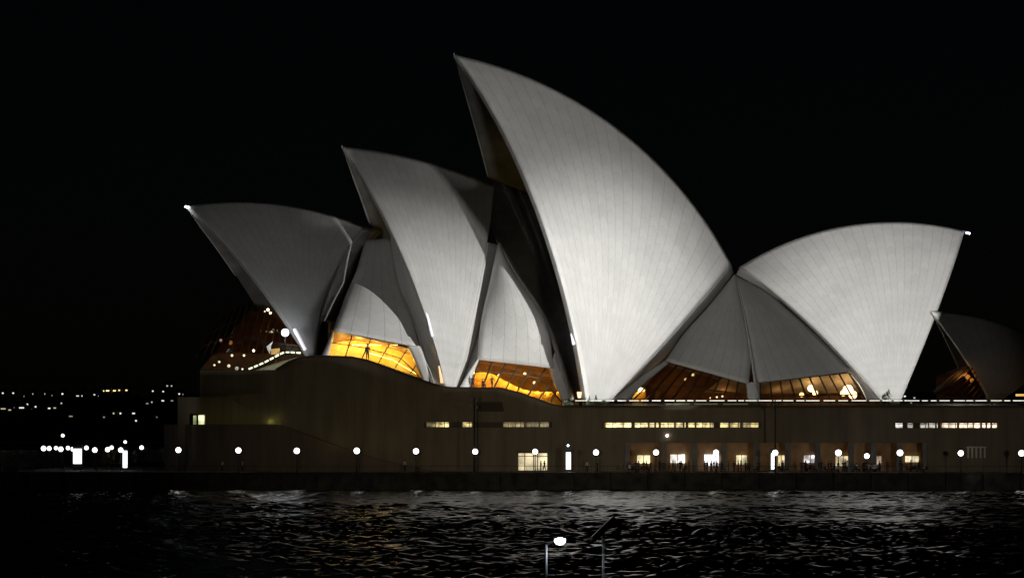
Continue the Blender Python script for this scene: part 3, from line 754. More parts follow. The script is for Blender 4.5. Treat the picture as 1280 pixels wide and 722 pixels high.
mb = MB(); mb.bar(pw(704, 499.2, .1), pw(1330, 499.2, .1), .06, .06, DARK)
x = 706
while x < 1330: mb.bar(pw(x, 499, .1), pw(x, 508, .1), .05, .05, DARK); x += 12.3
rel(mb.build('rail', None), hr)
mb = MB(); mb.quad([pw(705, 500, .12), pw(1330, 500, .12), pw(1330, 508, .12), pw(705, 508, .12)], GLASSG); rel(mb.build('glass_panel', None), hr)
x = 719; LE = emis('led', (1, .97, .80), 1.3)
while x < 1320:
    L = random.uniform(6, 19); mb = MB(); mb.bar(pw(x, 500.4, 0), pw(x+L, 500.4, 0), .09, .10, LE); rel(mb.build('strip_light', None), hr); x += L+random.uniform(1.5, 5)
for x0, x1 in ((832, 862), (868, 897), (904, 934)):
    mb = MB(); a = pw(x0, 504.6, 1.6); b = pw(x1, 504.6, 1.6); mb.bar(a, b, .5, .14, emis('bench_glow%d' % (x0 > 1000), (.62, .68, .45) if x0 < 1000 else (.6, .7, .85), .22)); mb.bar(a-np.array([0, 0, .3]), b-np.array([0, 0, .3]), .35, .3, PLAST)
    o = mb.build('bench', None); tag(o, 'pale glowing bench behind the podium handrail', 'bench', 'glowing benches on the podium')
# stair balustrade at the left terrace
sb = empty('stair_balustrade', tuple(pw(345, 450, 5)), 'lit handrail climbing the stair under the leftmost shell', 'handrail')
mb = MB(); LR = [(311, 461, 9), (330, 453, 9.5), (353, 441, 10), (360, 440, 10.5), (378, 441, 11)]
for a, b in zip(LR[:-1], LR[1:]): mb.bar(pw(*a), pw(*b), .1, .1, DARK)
for (a, b) in zip(LR[:-1], LR[1:]):
    for t in (0, .33, .66): p = pw(*[a[i]*(1-t)+b[i]*t for i in range(3)]); mb.bar(p, p-np.array([0, 0, 1.1]), .06, .06, DARK)
rel(mb.build('rail', None), sb)
LE2 = emis('led_green', (.85, 1, .6), 1.5)
for k in range(10):
    t0, t1 = k/10, k/10+.07; q = resample([pw(*p) for p in LR], 101); mb = MB(); mb.bar(q[int(t0*100)]+np.array([0, -.15, 0]), q[int(t1*100)]+np.array([0, -.15, 0]), .24, .26, LE2)
    rel(mb.build('strip_light', None), sb)
mb = MB(); ruled(mb, [pw(318, 463, 11), pw(340, 455, 11)], [pw(346, 463, 11), pw(372, 446, 12)], 3, 4, 0, .2, 1, PLAST, PLAST); rel(mb.build('stair_flank', None), sb)
point('stair_light', tuple(pw(345, 452, 9.4)), 14, (.8, 1, .5), .3)

# ------------------------------------------------------------------ restaurant pavilion (right)
rest = empty('restaurant_pavilion', tuple(aw(1230, 500, 0)), 'small dark sail roofed pavilion at the right edge', 'restaurant')
RO = 26.0


def rw(x, y, wd):
    a = A0+NW*RO
    d = ray(x, y); return CAMP+d*((wd-(CAMP-a)@NW)/(d@NW))


so, GR, *_ = shell('roof_shell', (1163, 388), (1240, 400), (1330, 440), (1238, 500), 4.5, (1202, 441), (1252, 500), (1300, 465), 10, None, 28, 24, .6, a0=A0+NW*RO, pt=rw, vl=12)
so.parent = rest; so.location = -rest.location
mb = MB(); T = resample([rw(1206, 456, 3), rw(1218, 462, 5), rw(1232, 494, 8)], 9); B = resample([rw(1168, 492, 5), rw(1195, 496, 7), rw(1230, 498, 8.4)], 9)
for i in range(8): mb.quad([B[i], B[i+1], T[i+1], T[i]], GLASSD)
g = mb.build('glass_wall', None); g.parent = rest; g.location = -rest.location
mb = MB()
for i in range(9): mb.bar(T[i], B[i], .12, .12, BRONZE)
fo = mb.build('window_frame', None); fo.parent = g
mb = MB(); ruled(mb, [rw(1204, 458, 3), rw(1166, 489, 5)], [rw(1212, 462, 3.4), rw(1178, 491, 5)], 4, 4, 0, .2, 3, PLAST, PLAST); o = mb.build('canopy', None); o.parent = rest; o.location = -rest.location
mb = MB(); mb.quad([rw(1170, 470, -3), rw(1245, 440, -3), rw(1245, 505, -3), rw(1170, 505, -3)], BROWNW); o = mb.build('back_wall', None); o.parent = rest; o.location = -rest.location
for (x, y, r, s) in ((1206, 467, .4, .9), (1210, 471, .4, .7), (1215, 475, .35, .5)):
    mb = MB(); mb.sphere(rw(x, y, 2.5), r, emis('rest_%g' % s, (1, .45, .12), s)); o = mb.build('ceiling_light', None, True); o.parent = rest; o.location = -rest.location
point('restaurant_light', tuple(rw(1205, 470, 4.5)), 30, (1, .5, .2), .3)
mb = MB(); mb.bar(rw(1270, 493.5, 10), rw(1300, 493, 10), .3, .35, emis('rest_sign', (1, .55, .15), .9)); o = mb.build('strip_light', None); o.parent = rest; o.location = -rest.location

# ------------------------------------------------------------------ quay, sea wall, water


def sw(x, y, off=0.0):
    k = (x-CX)/F; Y = (420+off)/(1-TS*k); return np.array([k*Y, Y, CAMZ+(HZ-y)/F*Y])


XL, XR = -78, 140
mb = MB()
P = [(XL, 420-TS*0+TS*XL), (XR, 420+TS*XR), (XR, 600), (XL+8, 600)]
n = 40
for k in range(n):
    x0 = XL+(XR-XL)*k/n; x1 = XL+(XR-XL)*(k+1)/n
    mb.quad([(x0, 420+TS*x0, GZ), (x1, 420+TS*x1, GZ), (x1, 600, GZ), (x0, 600, GZ)], PAVE)
tag(mb.build('paving', None), kind='structure')
mb = MB()
for k in range(n):
    x0 = XL+(XR-XL)*k/n; x1 = XL+(XR-XL)*(k+1)/n
    mb.box(((x0+x1)/2, 419.6+TS*(x0+x1)/2, 1.05), ((x1-x0)/2-.03, .5, 1.58), SEAW)
mb.box((XL, 510, 1.0), (.5, 84, 1.55), SEAW)
tag(mb.build('sea_wall', None), 'long dark stone sea wall of the promenade', 'sea wall')
# rail along the quay edge
mb = MB()
for zz in (1.0,): mb.bar((XL+1, 420.6+TS*XL, GZ+zz), (XR, 420.6+TS*XR, GZ+zz), .06, .06, DARK)
x = XL+1
while x < XR: mb.bar((x, 420.6+TS*x, GZ), (x, 420.6+TS*x, GZ+1), .06, .06, DARK); x += 2.4
tag(mb.build('quay_railing', None), 'thin dark railing along the edge of the sea wall', 'railing')

# water: real waves where the camera sees them
wm = bpy.data.materials.new('harbour_water'); wm.use_nodes = True; t = wm.node_tree; b = t.nodes['Principled BSDF']
b.inputs['Base Color'].default_value = (.004, .006, .007, 1); b.inputs['Roughness'].default_value = .19; b.inputs['IOR'].default_value = 1.2; b.inputs['Specular IOR Level'].default_value = .5
tc = t.nodes.new('ShaderNodeTexCoord'); n1 = t.nodes.new('ShaderNodeTexNoise'); n1.inputs['Scale'].default_value = 2.2; n1.inputs['Detail'].default_value = 5
t.links.new(tc.outputs['Object'], n1.inputs['Vector']); bp = t.nodes.new('ShaderNodeBump'); bp.inputs['Strength'].default_value = .35; bp.inputs['Distance'].default_value = .06
t.links.new(n1.outputs['Fac'], bp.inputs['Height']); t.links.new(bp.outputs[0], b.inputs['Normal'])
NEARA = .8
ys = np.concatenate([np.arange(135, 419.5, .33), [424.0]]); xs = np.linspace(-1, 1, 560)
Yg, Xn = np.meshgrid(ys, xs, indexing='ij'); Xg = Xn*(Yg*.19+6)
Zg = np.zeros_like(Xg)
for k in range(70):
    lam = math.exp(rng.uniform(math.log(.9), math.log(4.6))); an = rng.normal(0.25, .75)
    kx, ky = math.sin(an)*2*math.pi/lam, math.cos(an)*2*math.pi/lam
    amp = .0085*lam**.95*rng.uniform(.5, 1.3)*1.05
    Zg += amp*np.sin(kx*Xg+ky*Yg+rng.uniform(0, 6.28))
# patches of rougher and calmer water, and a low wake ridge
patch = .75+.35*np.sin(Xg*.03+Yg*.055+1.0)*np.sin(Yg*.031-Xg*.011+.4)
Zg *= patch*(1.35-.35*np.clip((Yg-215)/90, 0, 1)**1.3)
wr = 170+.03*Xg+1.2*np.sin(Xg*.12); Zg += .28*np.exp(-((Yg-wr)/1.9)**2)*(.7+.3*np.sin(Xg*.35))
wr2 = 372+.02*Xg; Zg += .10*np.exp(-((Yg-wr2)/2.0)**2)
me = bpy.data.meshes.new('water'); nv = Xg.size; co = np.stack([Xg, Yg, Zg], -1).reshape(-1, 3)
r_, c_ = Xg.shape; i0 = (np.arange(r_-1)[:, None]*c_+np.arange(c_-1)[None]).ravel()
fc = np.stack([i0, i0+1, i0+c_+1, i0+c_], -1)
me.vertices.add(nv); me.vertices.foreach_set('co', co.ravel().astype(np.float32))
me.loops.add(fc.size); me.loops.foreach_set('vertex_index', fc.ravel().astype(np.int32))
me.polygons.add(len(fc)); me.polygons.foreach_set('loop_start', (np.arange(len(fc))*4).astype(np.int32)); me.polygons.foreach_set('loop_total', np.full(len(fc), 4, np.int32))
me.polygons.foreach_set('use_smooth', np.ones(len(fc), bool)); me.update(calc_edges=True); me.materials.append(wm)
o = bpy.data.objects.new('water', me); COL.objects.link(o); tag(o, kind='structure')
mb = MB(); mb.quad([(-9000, -600, -1.2), (9000, -600, -1.2), (9000, 9000, -1.2), (-9000, 9000, -1.2)], wm); tag(mb.build('harbour_water', None), kind='structure')

# near shore under the camera
mb = MB(); mb.box((0, 30, 1.0), (120, 54, 1.6), PAVE); tag(mb.build('near_quay_ground', None), kind='structure')

# ------------------------------------------------------------------ people
SCALE_P = 1.0


def person_mesh(kind, cloth):
    """one continuous body grown with a skin modifier; hair as a child"""
    J = {'pel': (0, 0, .95), 'sp': (0, .01, 1.15), 'ch': (0, 0, 1.36), 'nk': (0, 0, 1.5), 'hd': (0, -.01, 1.62), 'tp': (0, 0, 1.74)}
    E = [('pel', 'sp'), ('sp', 'ch'), ('ch', 'nk'), ('nk', 'hd'), ('hd', 'tp')]
    R_ = {'pel': .15, 'sp': .125, 'ch': .15, 'nk': .055, 'hd': .095, 'tp': .07}
    for s, c in ((-1, 'l'), (1, 'r')):
        st = {0: (0, 0), 1: (.16*s, -.05), 2: (0, 0), 3: (0, 0)}[kind]
        J['hp'+c] = (.09*s, 0, .88); J['kn'+c] = (.10*s, -.02+st[0]*.6, .48); J['an'+c] = (.11*s, st[0]*1.3+.02, .08); J['to'+c] = (.12*s, st[0]*1.3-.14, .04)
        J['sh'+c] = (.19*s, 0, 1.4)
        if kind == 2: J['el'+c] = (.24*s, -.08, 1.14); J['wr'+c] = (.12*s, -.3, 1.2); J['ha'+c] = (.07*s, -.36, 1.26)
        elif kind == 1: J['el'+c] = (.25*s, -st[0]*.8, 1.13); J['wr'+c] = (.24*s, -st[0]*1.6-.05, .9); J['ha'+c] = (.23*s, -st[0]*1.8-.07, .8)
        else: J['el'+c] = (.25*s, .02, 1.12); J['wr'+c] = (.25*s, -.04, .88); J['ha'+c] = (.24*s, -.06, .78)
        E += [('pel', 'hp'+c), ('hp'+c, 'kn'+c), ('kn'+c, 'an'+c), ('an'+c, 'to'+c), ('ch', 'sh'+c), ('sh'+c, 'el'+c), ('el'+c, 'wr'+c), ('wr'+c, 'ha'+c)]
        R_.update({'hp'+c: .095, 'kn'+c: .065, 'an'+c: .045, 'to'+c: .04, 'sh'+c: .065, 'el'+c: .048, 'wr'+c: .034, 'ha'+c: .042})
    if kind == 3:   # seated
        for k in list(J):
            x, y, z = J[k]
            if k[:2] in ('pe', 'sp', 'ch', 'nk', 'hd', 'tp', 'sh', 'el', 'wr', 'ha'): J[k] = (x, y+.1, z-.42)
        for s, c in ((-1, 'l'), (1, 'r')):
            J['hp'+c] = (.09*s, .08, .5); J['kn'+c] = (.11*s, -.36, .5); J['an'+c] = (.11*s, -.38, .08); J['to'+c] = (.12*s, -.52, .04)
    names = list(J); me = bpy.data.meshes.new('person')
    me.from_pydata([J[k] for k in names], [(names.index(a), names.index(b)) for a, b in E], [])
    o = bpy.data.objects.new('tmp', me); COL.objects.link(o)
    md = o.modifiers.new('s', 'SKIN'); 
    if not me.skin_vertices: me.attributes
    bm_ = bmesh.new(); bm_.from_mesh(me); L = bm_.verts.layers.skin.verify(); bm_.verts.ensure_lookup_table()
    for i, k in enumerate(names): bm_.verts[i][L].radius = (R_[k], R_[k]*(.72 if k in ('pel', 'sp', 'ch') else 1)); bm_.verts[i][L].use_root = (k == 'pel')
    bm_.to_mesh(me); bm_.free()
    o.modifiers.new('u', 'SUBSURF').levels = 1
    dg = bpy.context.evaluated_depsgraph_get(); ev = bpy.data.meshes.new_from_object(o.evaluated_get(dg))
    bpy.data.objects.remove(o)
    ev.materials.clear(); ev.materials.append(cloth); ev.materials.append(SKIN); ev.materials.append(mat('trousers', (.02, .02, .025), .9))
    off = .42 if kind == 3 else 0
    for p in ev.polygons:
        z = p.center.z+off; x = abs(p.center.x)
        p.material_index = 1 if (z > 1.49 or (x > .18 and z < .92 and z > .7 and kind != 3)) else (2 if z < .96 else 0)
        p.use_smooth = True
    q = MB(); hz = 1.66-off; hy = .12 if kind == 3 else .02
    q.sphere((0, hy, hz), .105, HAIR, 10, 1.05); return ev, q


PM = []
for k in range(4):
    for c in CLOTH[:]:
        ev, q = person_mesh(k, c); PM.append((k, ev, q))
_hair = {}


def person(x, y, z, rz, idx, label, group):
    k, ev, q = PM[idx % len(PM)]
    o = bpy.data.objects.new('person', ev); COL.objects.link(o); o.location = (x, y, z); o.rotation_euler[2] = rz
    s = random.uniform(.94, 1.05); o.scale = (s, s, s)
    if id(q) not in _hair: h = q.build('hair', None, True); _hair[id(q)] = h.data
    else: h = bpy.data.objects.new('hair', _hair[id(q)]); COL.objects.link(h)
    h.parent = o
    return tag(o, label, 'person', group)


LOOK = {0: 'standing', 1: 'walking', 2: 'gesturing', 3: 'sitting'}
CL = ['dark clothes', 'brown clothes', 'a pale top']
refs = ['warm shop window', 'white lit shop window', 'glowing pylon', 'arcade column', 'street lamp', 'amber doorway']


def chair(x, y, rz):
    mb = MB(); mb.box((0, .08, .42), (.2, .2, .025), DARK); mb.box((0, .28, .68), (.2, .02, .2), DARK)
    for a in (-.17, .17):
        for b_ in (-.1, .26): mb.bar((a, b_, 0), (a, b_, .41), .03, .03, DARK)
    return mb


n = 0
cmesh = None
crowd = []
for (x0, x1, cnt) in ((786, 815, 9), (822, 834, 3), (838, 862, 6), (880, 905, 7), (910, 950, 9), (972, 984, 3), (1000, 1062, 17), (1066, 1086, 4), (1080, 1102, 7), (1122, 1160, 9)):
    for k in range(cnt):
        x = x0+(x1-x0)*(k+random.random())/cnt; off = random.uniform(-11, -1.0); p = pw(x, 588, off)
        crowd.append((x, p, off))
crowd.sort(key=lambda c: c[0])
PLACE = lambda x: ('at the leftmost shop window' if x < 820 else 'near the bluish white shop window' if x < 870 else 'by the brightest shop window' if x < 908 else 'before the small yellow window' if x < 955
                   else 'just right of the white pylon' if x < 992 else 'at the window right of the pylon' if x < 1035 else 'by the wide pale window' if x < 1070 else 'by the low white lamp' if x < 1110 else 'below the rightmost shop window')
cnts = {}
for i, (x, p, off) in enumerate(crowd):
    idx = random.choice([0, 1, 0, 1, 3, 4, 6, 7, 9, 9, 10, 10, 11, 2]) 
    k = PM[idx][0]
    dp = 'by the arcade' if off > -4 else ('midway out' if off > -7.5 else 'near the quay rail')
    person(p[0], p[1], GZ, random.uniform(0, 6.28), idx, '%s person in %s %s, %s' % (LOOK[k], CL[idx % 3], PLACE(x), dp), 'people on the promenade outside the arcade')
    if k == 3:
        o = bpy.data.objects.new('chair', cmesh) if cmesh else chair(0, 0, 0).build('chair', None)
        if cmesh: COL.objects.link(o)
        cmesh = o.data; last = COL.objects[-1]
        po = [q for q in COL.objects if q.name.startswith('person')][-1]
        o.location = po.location; o.rotation_euler = po.rotation_euler
        tag(o, 'dark chair under a sitter %s, %s' % (PLACE(x), dp), 'chair', 'cafe chairs outside the arcade')
for (x, y, off, idx, lab) in ((676, 588, -.8, 0, 'dark figure standing left of a pair before the amber doorway'), (680.5, 588, -.8, 3, 'figure standing right of a pair before the amber doorway'), (342, 588, -.6, 10, 'person sitting before the bright white doorway'),
                              (747, 588, -9, 0, 'lone dark figure under the lamp right of the pylon'), (303, 588, -2, 2, 'pale figure on the dark promenade left of the white doorway'), (278, 588, -2, 2, 'pale figure below the leftmost terrace wall'),
                              (734, 588, -3, 5, 'figure in pale top walking right of the glowing pylon'), (506, 588, -3, 2, 'lone pale figure before the blank podium wall')):
    p = pw(x, y, off); person(p[0], p[1], GZ, random.uniform(0, 6), idx, lab, 'people on the promenade outside the arcade')
# people in the foyers
for (x, y, w_, idx, lab) in ((459.5, 451.5, 16.8, 0, 'silhouetted person at the left amber window'), (591, 485, 18.3, 0, 'silhouetted person at the left end of the middle window'), (604.5, 485, 18.4, 9, 'seated silhouette in the middle window'), (615, 485, 18.5, 3, 'silhouetted person walking in the middle window')):
    p = aw(x, y, w_); z = p[2]; o = person(p[0], p[1], z, 0.4, idx, lab, 'silhouettes at the amber windows')
    if y > 480: o.scale = (1.15,)*3
    else: o.scale = (1.6,)*3

# ------------------------------------------------------------------ street lamps
GLOB = emis('lamp_globe', (1, .93, .86), 5)


GLOB2 = emis('lamp_globe_far', (1, .95, .92), 2.2)


def street_lamp(x, y, Y, r, label, group, power=28):
    p = px(x, y, Y); h = p.z-GZ
    root = empty('street_lamp', (p.x, p.y, GZ), label, 'street lamp', group)
    mb = MB(); mb.tube([(0, 0, 0), (0, 0, .5), (0, 0, h-r)], [.14, .07, .055], 8, DARK); mb.tube([(0, 0, h-r-.12), (0, 0, h-r+.05)], [.14, .16], 8, DARK)
    q = mb.build('pole', root)
    mb = MB(); mb.sphere((0, 0, h), r*random.uniform(.92, 1.06), GLOB if power > 20 else GLOB2, 14); mb.build('globe', root, True)
    l = point('lamp_light', (0, 0, h), power, (1, .93, .82), r*1.02, root)
    return root


QL = [(223, 562), (298, 562.5), (371, 563), (446, 563), (520, 563.5), (594, 564), (669, 564), (745, 565), (820, 565), (895, 565), (969, 565.5), (1048, 565.5), (1125, 565.5), (1201, 566), (1277, 566)]
NM = ['farthest left, by the terrace end', 'before the brown terrace wall', 'right of the bright white doorway', 'below the end of the sloping terrace', 'before the blank podium wall', 'at the foot of the thin mast', 'before the amber doorway',
      'right of the left glowing pylon', 'at the first arcade column group', 'before the brightest shop window', 'beside the right glowing pylon', 'above the wide pale shop window', 'before the rightmost shop window', 'beside the steel wall grille', 'at the right edge of the promenade']
for (x, y), nme in zip(QL, NM):
    Y = (423.5)/(1-TS*(x-CX)/F)
    street_lamp(x, y, Y, .43, 'round white globe lamp on a post '+nme, 'globe lamps along the quay')
LL = [(54.5, 560, 470), (61.5, 560, 478), (70, 559.5, 500), (76, 561, 468), (85, 559.5, 490), (91.5, 561, 470), (108, 559.3, 486), (118.5, 562, 455), (134.5, 561.5, 458), (139.5, 559, 484), (151, 562, 446), (177, 559, 490)]
LN = ['outermost of the left cluster', 'second from the left end of the cluster', 'small and far, third from the left', 'bluish, fourth from the left', 'small, left of the white billboard', 'touching the corner of the white billboard', 'just right of the white billboard', 'large, between billboard and slim pylon',
      'left one of a close pair', 'right one of a close pair', 'just left of the slim white pylon', 'alone between pylon and terrace']
for (x, y, Y), nme in zip(LL, LN): street_lamp(x, y, Y, .42 if Y < 480 else .38, 'globe lamp on the far left promenade, '+nme, 'globe lamps on the left promenade', 12)
for (x, y, nme, s) in ((78.5, 544, 'tall single lamp above the left cluster', .28), (156.5, 552, 'small lamp above the slim white pylon', .28)):
    street_lamp(x, y, 470, s, nme, None, 8)


def pylon(x, y0, y1, wd, Y, label, power, th=.35):
    a = px(x, y1, Y); b = px(x, y0, Y); root = empty('pylon', (a.x, a.y, GZ), label, 'illuminated pylon', None)
    mb = MB(); mb.box((0, .1, (b.z-GZ)/2+.35), (wd/2+.12, th/2, (b.z-GZ)/2+.35), DARK); mb.build('case', root)
    mb = MB(); mb.box((0, -th/2+.03, (a.z+b.z)/2-GZ), (wd/2, .1, (b.z-a.z)/2), emis('pylon_face', (.93, .95, 1), 3)); mb.build('light_panel', root)
    point('pylon_light', (0, -1.2, (a.z+b.z)/2-GZ), power, (.85, .93, 1), .5, root)
    return root


pylon(710.5, 565, 586, .7, 428, 'slim white glowing pylon right of the amber doorway', 12)
pylon(966.5, 566, 586, .62, 426, 'slim white glowing pylon beside the arcade centre', 12)
pylon(156.5, 563, 584, .65, 446, 'slim white glowing pylon on the left promenade', 14)
pylon(97, 560.5, 579, 1.3, 450, 'wide white glowing billboard on the left promenade', 20)
# small dark box with a spot above the left pylon
mb = MB(); a = pw(710, 556, -.4); mb.box(a, (.55, .3, .6), DARK); mb.sphere(a+np.array([0, -.35, -.05]), .16, emis('cam_spot', (1, 1, 1), 6)); tag(mb.build('wall_box', None), 'small dark box with a white spot above the pylon', 'wall lamp')
a = px(1083.5, 569.5, 425); root = empty('street_lamp', (a.x, a.y, GZ), 'low bluish white lamp among the people at the right', 'street lamp')
mb = MB(); mb.tube([(0, 0, 0), (0, 0, a.z-GZ-.3)], [.06, .05], 8, DARK); mb.build('pole', root)
mb = MB(); mb.sphere((0, 0, a.z-GZ), .36, emis('bluish', (.8, .85, 1), 14)); mb.build('globe', root, True)


def mast(x, ytop, Y, label, heads):
    b = px(x, ytop, Y); root = empty('light_mast', (b.x, b.y, GZ), label, 'mast'); h = b.z-GZ
    mb = MB(); mb.tube([(0, 0, 0), (0, 0, h)], [.16, .09], 8, DARK); mb.build('pole', root)
    for k, (dx, dz) in enumerate(heads):
        mb = MB(); mb.bar((0, 0, h-dz), (dx, 0, h-dz), .06, .06, DARK); mb.box((dx, -.1, h-dz), (.18, .2, .22), DARK); mb.build('lamp_head', root)
    return root


mast(969, 499, 425, 'tall thin dark mast beside the right glowing pylon', [(-.5, .5), (.5, .5), (-.4, 1.3)])
mast(593, 497, 425, 'tall thin dark mast in front of the middle podium wall', [(-.5, .3), (.4, .3), (-.5, 1.2), (.4, 1.4)])
mb = MB(); q = [pw(597, 502, -.25), pw(628, 502, -.25), pw(630, 514, -.25), pw(596, 514, -.25)]; mb.quad(q, mat('dark_stain', (.06, .045, .03), .9)); mb.quad([q[0], q[1], q[1]+BACK*.26, q[0]+BACK*.26], DARK); mb.quad([q[3], q[2], q[2]+BACK*.26, q[3]+BACK*.26], DARK)
hpart(mb.build('wall_louvre', None))

# ------------------------------------------------------------------ potted shrubs on the podium by the right shell foot
for (x, s, lab) in ((1106, 1.0, 'small dark conical shrub at the foot of the right shell, left of its twin'), (1111, 1.35, 'taller dark conical shrub at the foot of the right shell'), (745, .8, 'small dark shrub at the foot of the tallest shell')):
    a = pw(x, 506, 3); root = empty('shrub', tuple(a), lab, 'shrub', 'shrubs on the podium')
    mb = MB(); mb.tube([(0, 0, 0), (0, 0, 1.2*s)], [.08, .03], 6, BROWNW); mb.build('trunk', root)
    mb = MB()
    for k in range(160):
        h = random.random(); r = (1-h)*.7*s*math.sqrt(random.random()); an = random.random()*6.28; c = Vector((r*math.cos(an), r*math.sin(an), .25+h*1.6*s)); d = Vector((random.gauss(0, 1), random.gauss(0, 1), random.gauss(0, 1))).normalized()*.13; e = d.cross(Vector((0, 0, 1))).normalized()*.07
        mb.quad([c-d, c+e, c+d, c-e], LEAF)
    mb.build('foliage', root)

# ------------------------------------------------------------------ far shore with houses
HILL = mat('hill_dark', (.02, .025, .015), .95, 0, noise=.4, scale=.01)


def hill_h(X, Y): return max(0, (46+10*math.sin(X*.004+1)+6*math.sin(X*.013))*math.exp(-((Y-2900)/620)**2))+8*math.sin(X*.02+Y*.013)*math.exp(-((Y-2900)/500)**2)


mb = MB(); gx = np.linspace(-1100, 1100, 90); gy = np.linspace(2000, 4000, 40); V = [[(x, y, hill_h(x, y)-.8) for y in gy] for x in gx]
for i in range(89):
    for j in range(39): mb.quad([V[i][j], V[i+1][j], V[i+1][j+1], V[i][j+1]], HILL)
tag(mb.build('far_hills', None, True), kind='structure')
HL = [(3.5, 491, 1, 2), (16.5, 491, 1, 2), (41, 492, .4, 1), (56, 492, .5, 1), (30, 495, .2, 1), (65, 494, .25, 1), (78, 492, 1.2, 2), (97, 494.5, .8, 3.2), (102, 494.5, .8, 2.4), (105.5, 491, 1.1, 2), (118, 493, .8, 2), (122, 495, 1.4, 2), (124.5, 493, 1, 2),
      (128.5, 488.3, 2, 3.4), (134.5, 488, 2.2, 4), (143, 488, 2.2, 3.2), (149, 487.5, 1.6, 2), (158, 487.5, 1.8, 2.4), (191, 488.5, 1, 1.8), (204, 489, .9, 1.8), (204.5, 494.5, .8, 1.5), (209, 482, .4, 2), (214.5, 482, .4, 1.6), (224, 492, 1, 1.8), (228, 492.5, .7, 1.6),
      (202, 498.5, 1.1, 2), (203.5, 500.5, 1, 3), (170.5, 499.7, .7, 1.6), (184, 504, .3, 3), (189.5, 502.3, .6, 2.2), (215, 500.5, .2, 3), (4, 510.5, .5, 6), (11.5, 512, .5, 4.5), (16, 509, .3, 4), (20.5, 513, .3, 1.6), (27, 509.3, .9, 6), (34, 505, 1, 2), (37.5, 510.7, .6, 4), (44.5, 508, .9, 2),
      (46.5, 511, .5, 5), (50, 507.8, 1, 2.4), (52, 511, .3, 3), (61.5, 510, 1.1, 3), (67.5, 509.5, .5, 5), (76.7, 503.7, .5, 1.8), (88.5, 520, .3, 4.5), (97, 528.5, .2, 2), (120, 528.5, .2, 2), (127.5, 526, .3, 2), (130, 521, .2, 2), (142, 516.3, .6, 2), (150.5, 516.3, .9, 2), (154.5, 519.5, .3, 1.8), (144, 520, .2, 3),
      (150.3, 525.5, 1.2, 2.4), (167, 516.3, .9, 3.4), (174.7, 515, .9, 5), (170, 525.5, 1, 2), (177, 533, .3, 2.6), (182.5, 533.5, .8, 2), (202.8, 533.8, .8, 1.8), (199, 510.3, .25, 2.5), (211, 508, .2, 1.6), (196, 521, .12, 2),
      (1131, 495, .9, 2.4), (1143, 497, .5, 2.4), (1139, 503, .6, 2), (1183, 496, 0.5, 2)]
WHITE = emis('far_win_white', (1, .96, .85), 1)
WMS = {}


def winmat(s, y):
    c = (1, .72, .3) if s >= 1.6 else ((1, .9, .6) if y > 505 and s < .7 else (.95, 1, .9)); k = (round(s*4)/4 or .12, c)
    if k not in WMS: WMS[k] = emis('far_window_%g_%g' % (k[0], c[1]), c, k[0]*1.0)
    return WMS[k]


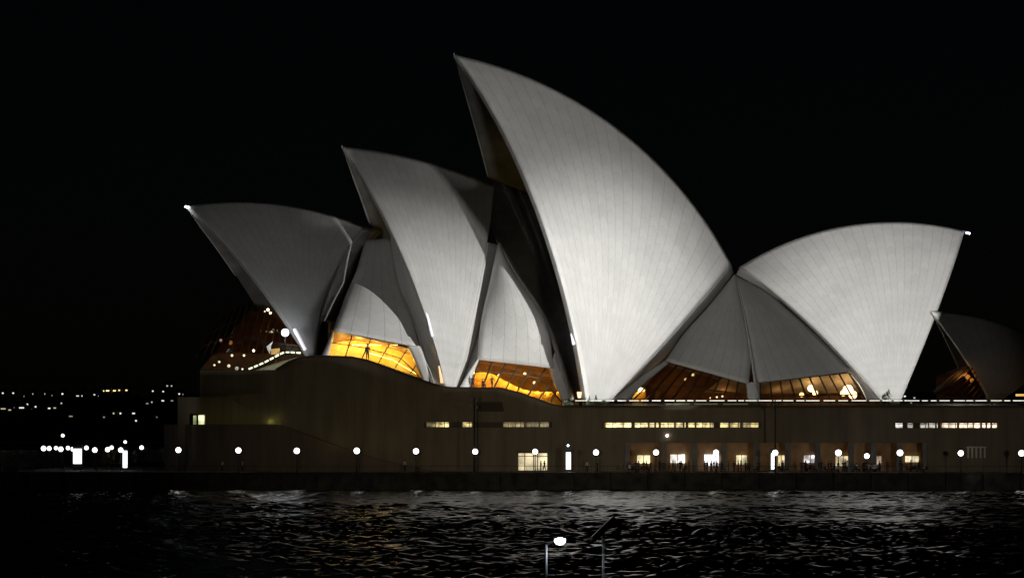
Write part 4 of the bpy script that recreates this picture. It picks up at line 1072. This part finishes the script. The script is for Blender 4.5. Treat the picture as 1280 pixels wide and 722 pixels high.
HG = mat('far_house_wall', (.12, .1, .09), .9); HR = mat('far_house_roof', (.05, .04, .035), .9)
for i, (x, y, s, wd) in enumerate(HL):
    Y = 2350 if y > 515 else (2500 if y > 500 else 2700); Y += (i % 7)*9
    p = px(x, y, Y); W = max(5, wd*.8*Y/F+3)
    g = hill_h(p.x, p.y)
    base = min(p.z-2.5, g)
    root = empty('house', (p.x, p.y, base), None, 'house', 'lit houses on the far shore')
    tone = 'bright yellow' if s >= 1.6 else ('clear white' if s >= .9 else ('pale' if s >= .5 else 'dim'))
    ys_ = 'high on the hill' if y < 497 else ('midway uphill' if y < 515 else 'low on the shore')
    xs_ = ('at the left edge' if x < 32 else 'above the outer lamp cluster' if x < 72 else 'above the white billboard' if x < 112 else 'above the lamp pair' if x < 146 else 'above the slim left pylon' if x < 170 else 'above the lone lamp' if x < 196
           else 'close to the terrace end' if x < 240 else 'beside the right shell')
    wide = 'wide' if wd > 2.6 else 'small'
    root['label'] = '%s %s lit house %s %s' % (wide, tone, ys_, xs_)
    H = p.z+2.5-base
    mb = MB(); mb.box((0, 4, H/2), (W/2, 4, H/2), HG); mb.build('wall', root)
    mb = MB(); q = [(-W/2-.4, -.4, H), (W/2+.4, -.4, H), (W/2+.4, 8.4, H), (-W/2-.4, 8.4, H)]; r0, r1 = (-W/2, 4, H+2), (W/2, 4, H+2)
    mb.quad([q[0], q[1], r1, r0], HR); mb.quad([q[2], q[3], r0, r1], HR); mb.quad([q[1], q[2], r1], HR); mb.quad([q[3], q[0], r0], HR); mb.quad(q, HR); mb.build('roof', root)
    ww = wd*Y/F*.5; hh = .55 if wd > 2.6 else .65
    mb = MB(); mb.box((0, -.1, p.z-base), (ww, .1, hh*1.0), winmat(s, y)); mb.build('window', root)

# ------------------------------------------------------------------ foreground solar lamps on the near quay
def solar_lamp(x, ytop, Y, lit):
    p = px(x, ytop, Y); h = p.z-GZ; lab = 'steel post lamp with a lit white head in the foreground' if lit else 'unlit steel post lamp with a tilted dark solar panel'
    root = empty('street_lamp', (p.x, p.y, GZ), lab, 'street lamp'); k = Y/F
    mb = MB(); mb.tube([(0, 0, 0), (0, 0, h)], [.032, .028], 10, GALV); mb.build('pole', root, True)
    if lit:
        c = Vector((17*k, 0, h+5*k)); mb = MB(); mb.tube([(0, 0, h-.03), (.08, 0, h+.02), (12*k, 0, h+6*k)], [.022, .02, .016], 8, DARK); mb.build('arm', root)
        mb = MB(); mb.box(c+Vector((0, 0, .085)), (.19, .1, .03), DARK); mb.build('lamp_head', root)
        mb = MB(); mb.sphere(c, .16, emis('solar_led', (.86, .94, 1), 16), 14, .72); mb.build('bulb', root, True)
        point('lamp_light', tuple(c+Vector((0, -.1, -.16))), 3.0, (.75, .88, 1), .1, root)
        mb = MB(); zb = px(x, 718, Y).z-GZ; mb.bar((0, -.02, zb), (10*k, -.02, zb), .035, .035, GALV); mb.build('bracket', root)
    else:
        a = Vector((-12*k, 0, h-1*k)); b_ = Vector((15*k, 0, h+25*k)); d = (b_-a).normalized(); nrm = Vector((-d.z, 0, d.x)); mid = (a+b_)/2
        mb = MB(); mb.box(mid, ((b_-a).length/2, .16, .085), mat('solar_dark', (.012, .013, .015), .3), (d, Vector((0, 1, 0)), nrm)); mb.build('solar_panel', root)
        mb = MB(); mb.tube([(0, 0, h), (.03, 0, h+8*k)], [.028, .03], 8, DARK); mb.build('bracket', root)
        mb = MB(); mb.box(a+Vector((.03, 0, .0)), (.12, .09, .04), DARK, (d, Vector((0, 1, 0)), nrm)); mb.build('lamp_head', root)


solar_lamp(683, 680, 80, True)
solar_lamp(754, 672, 80, False)
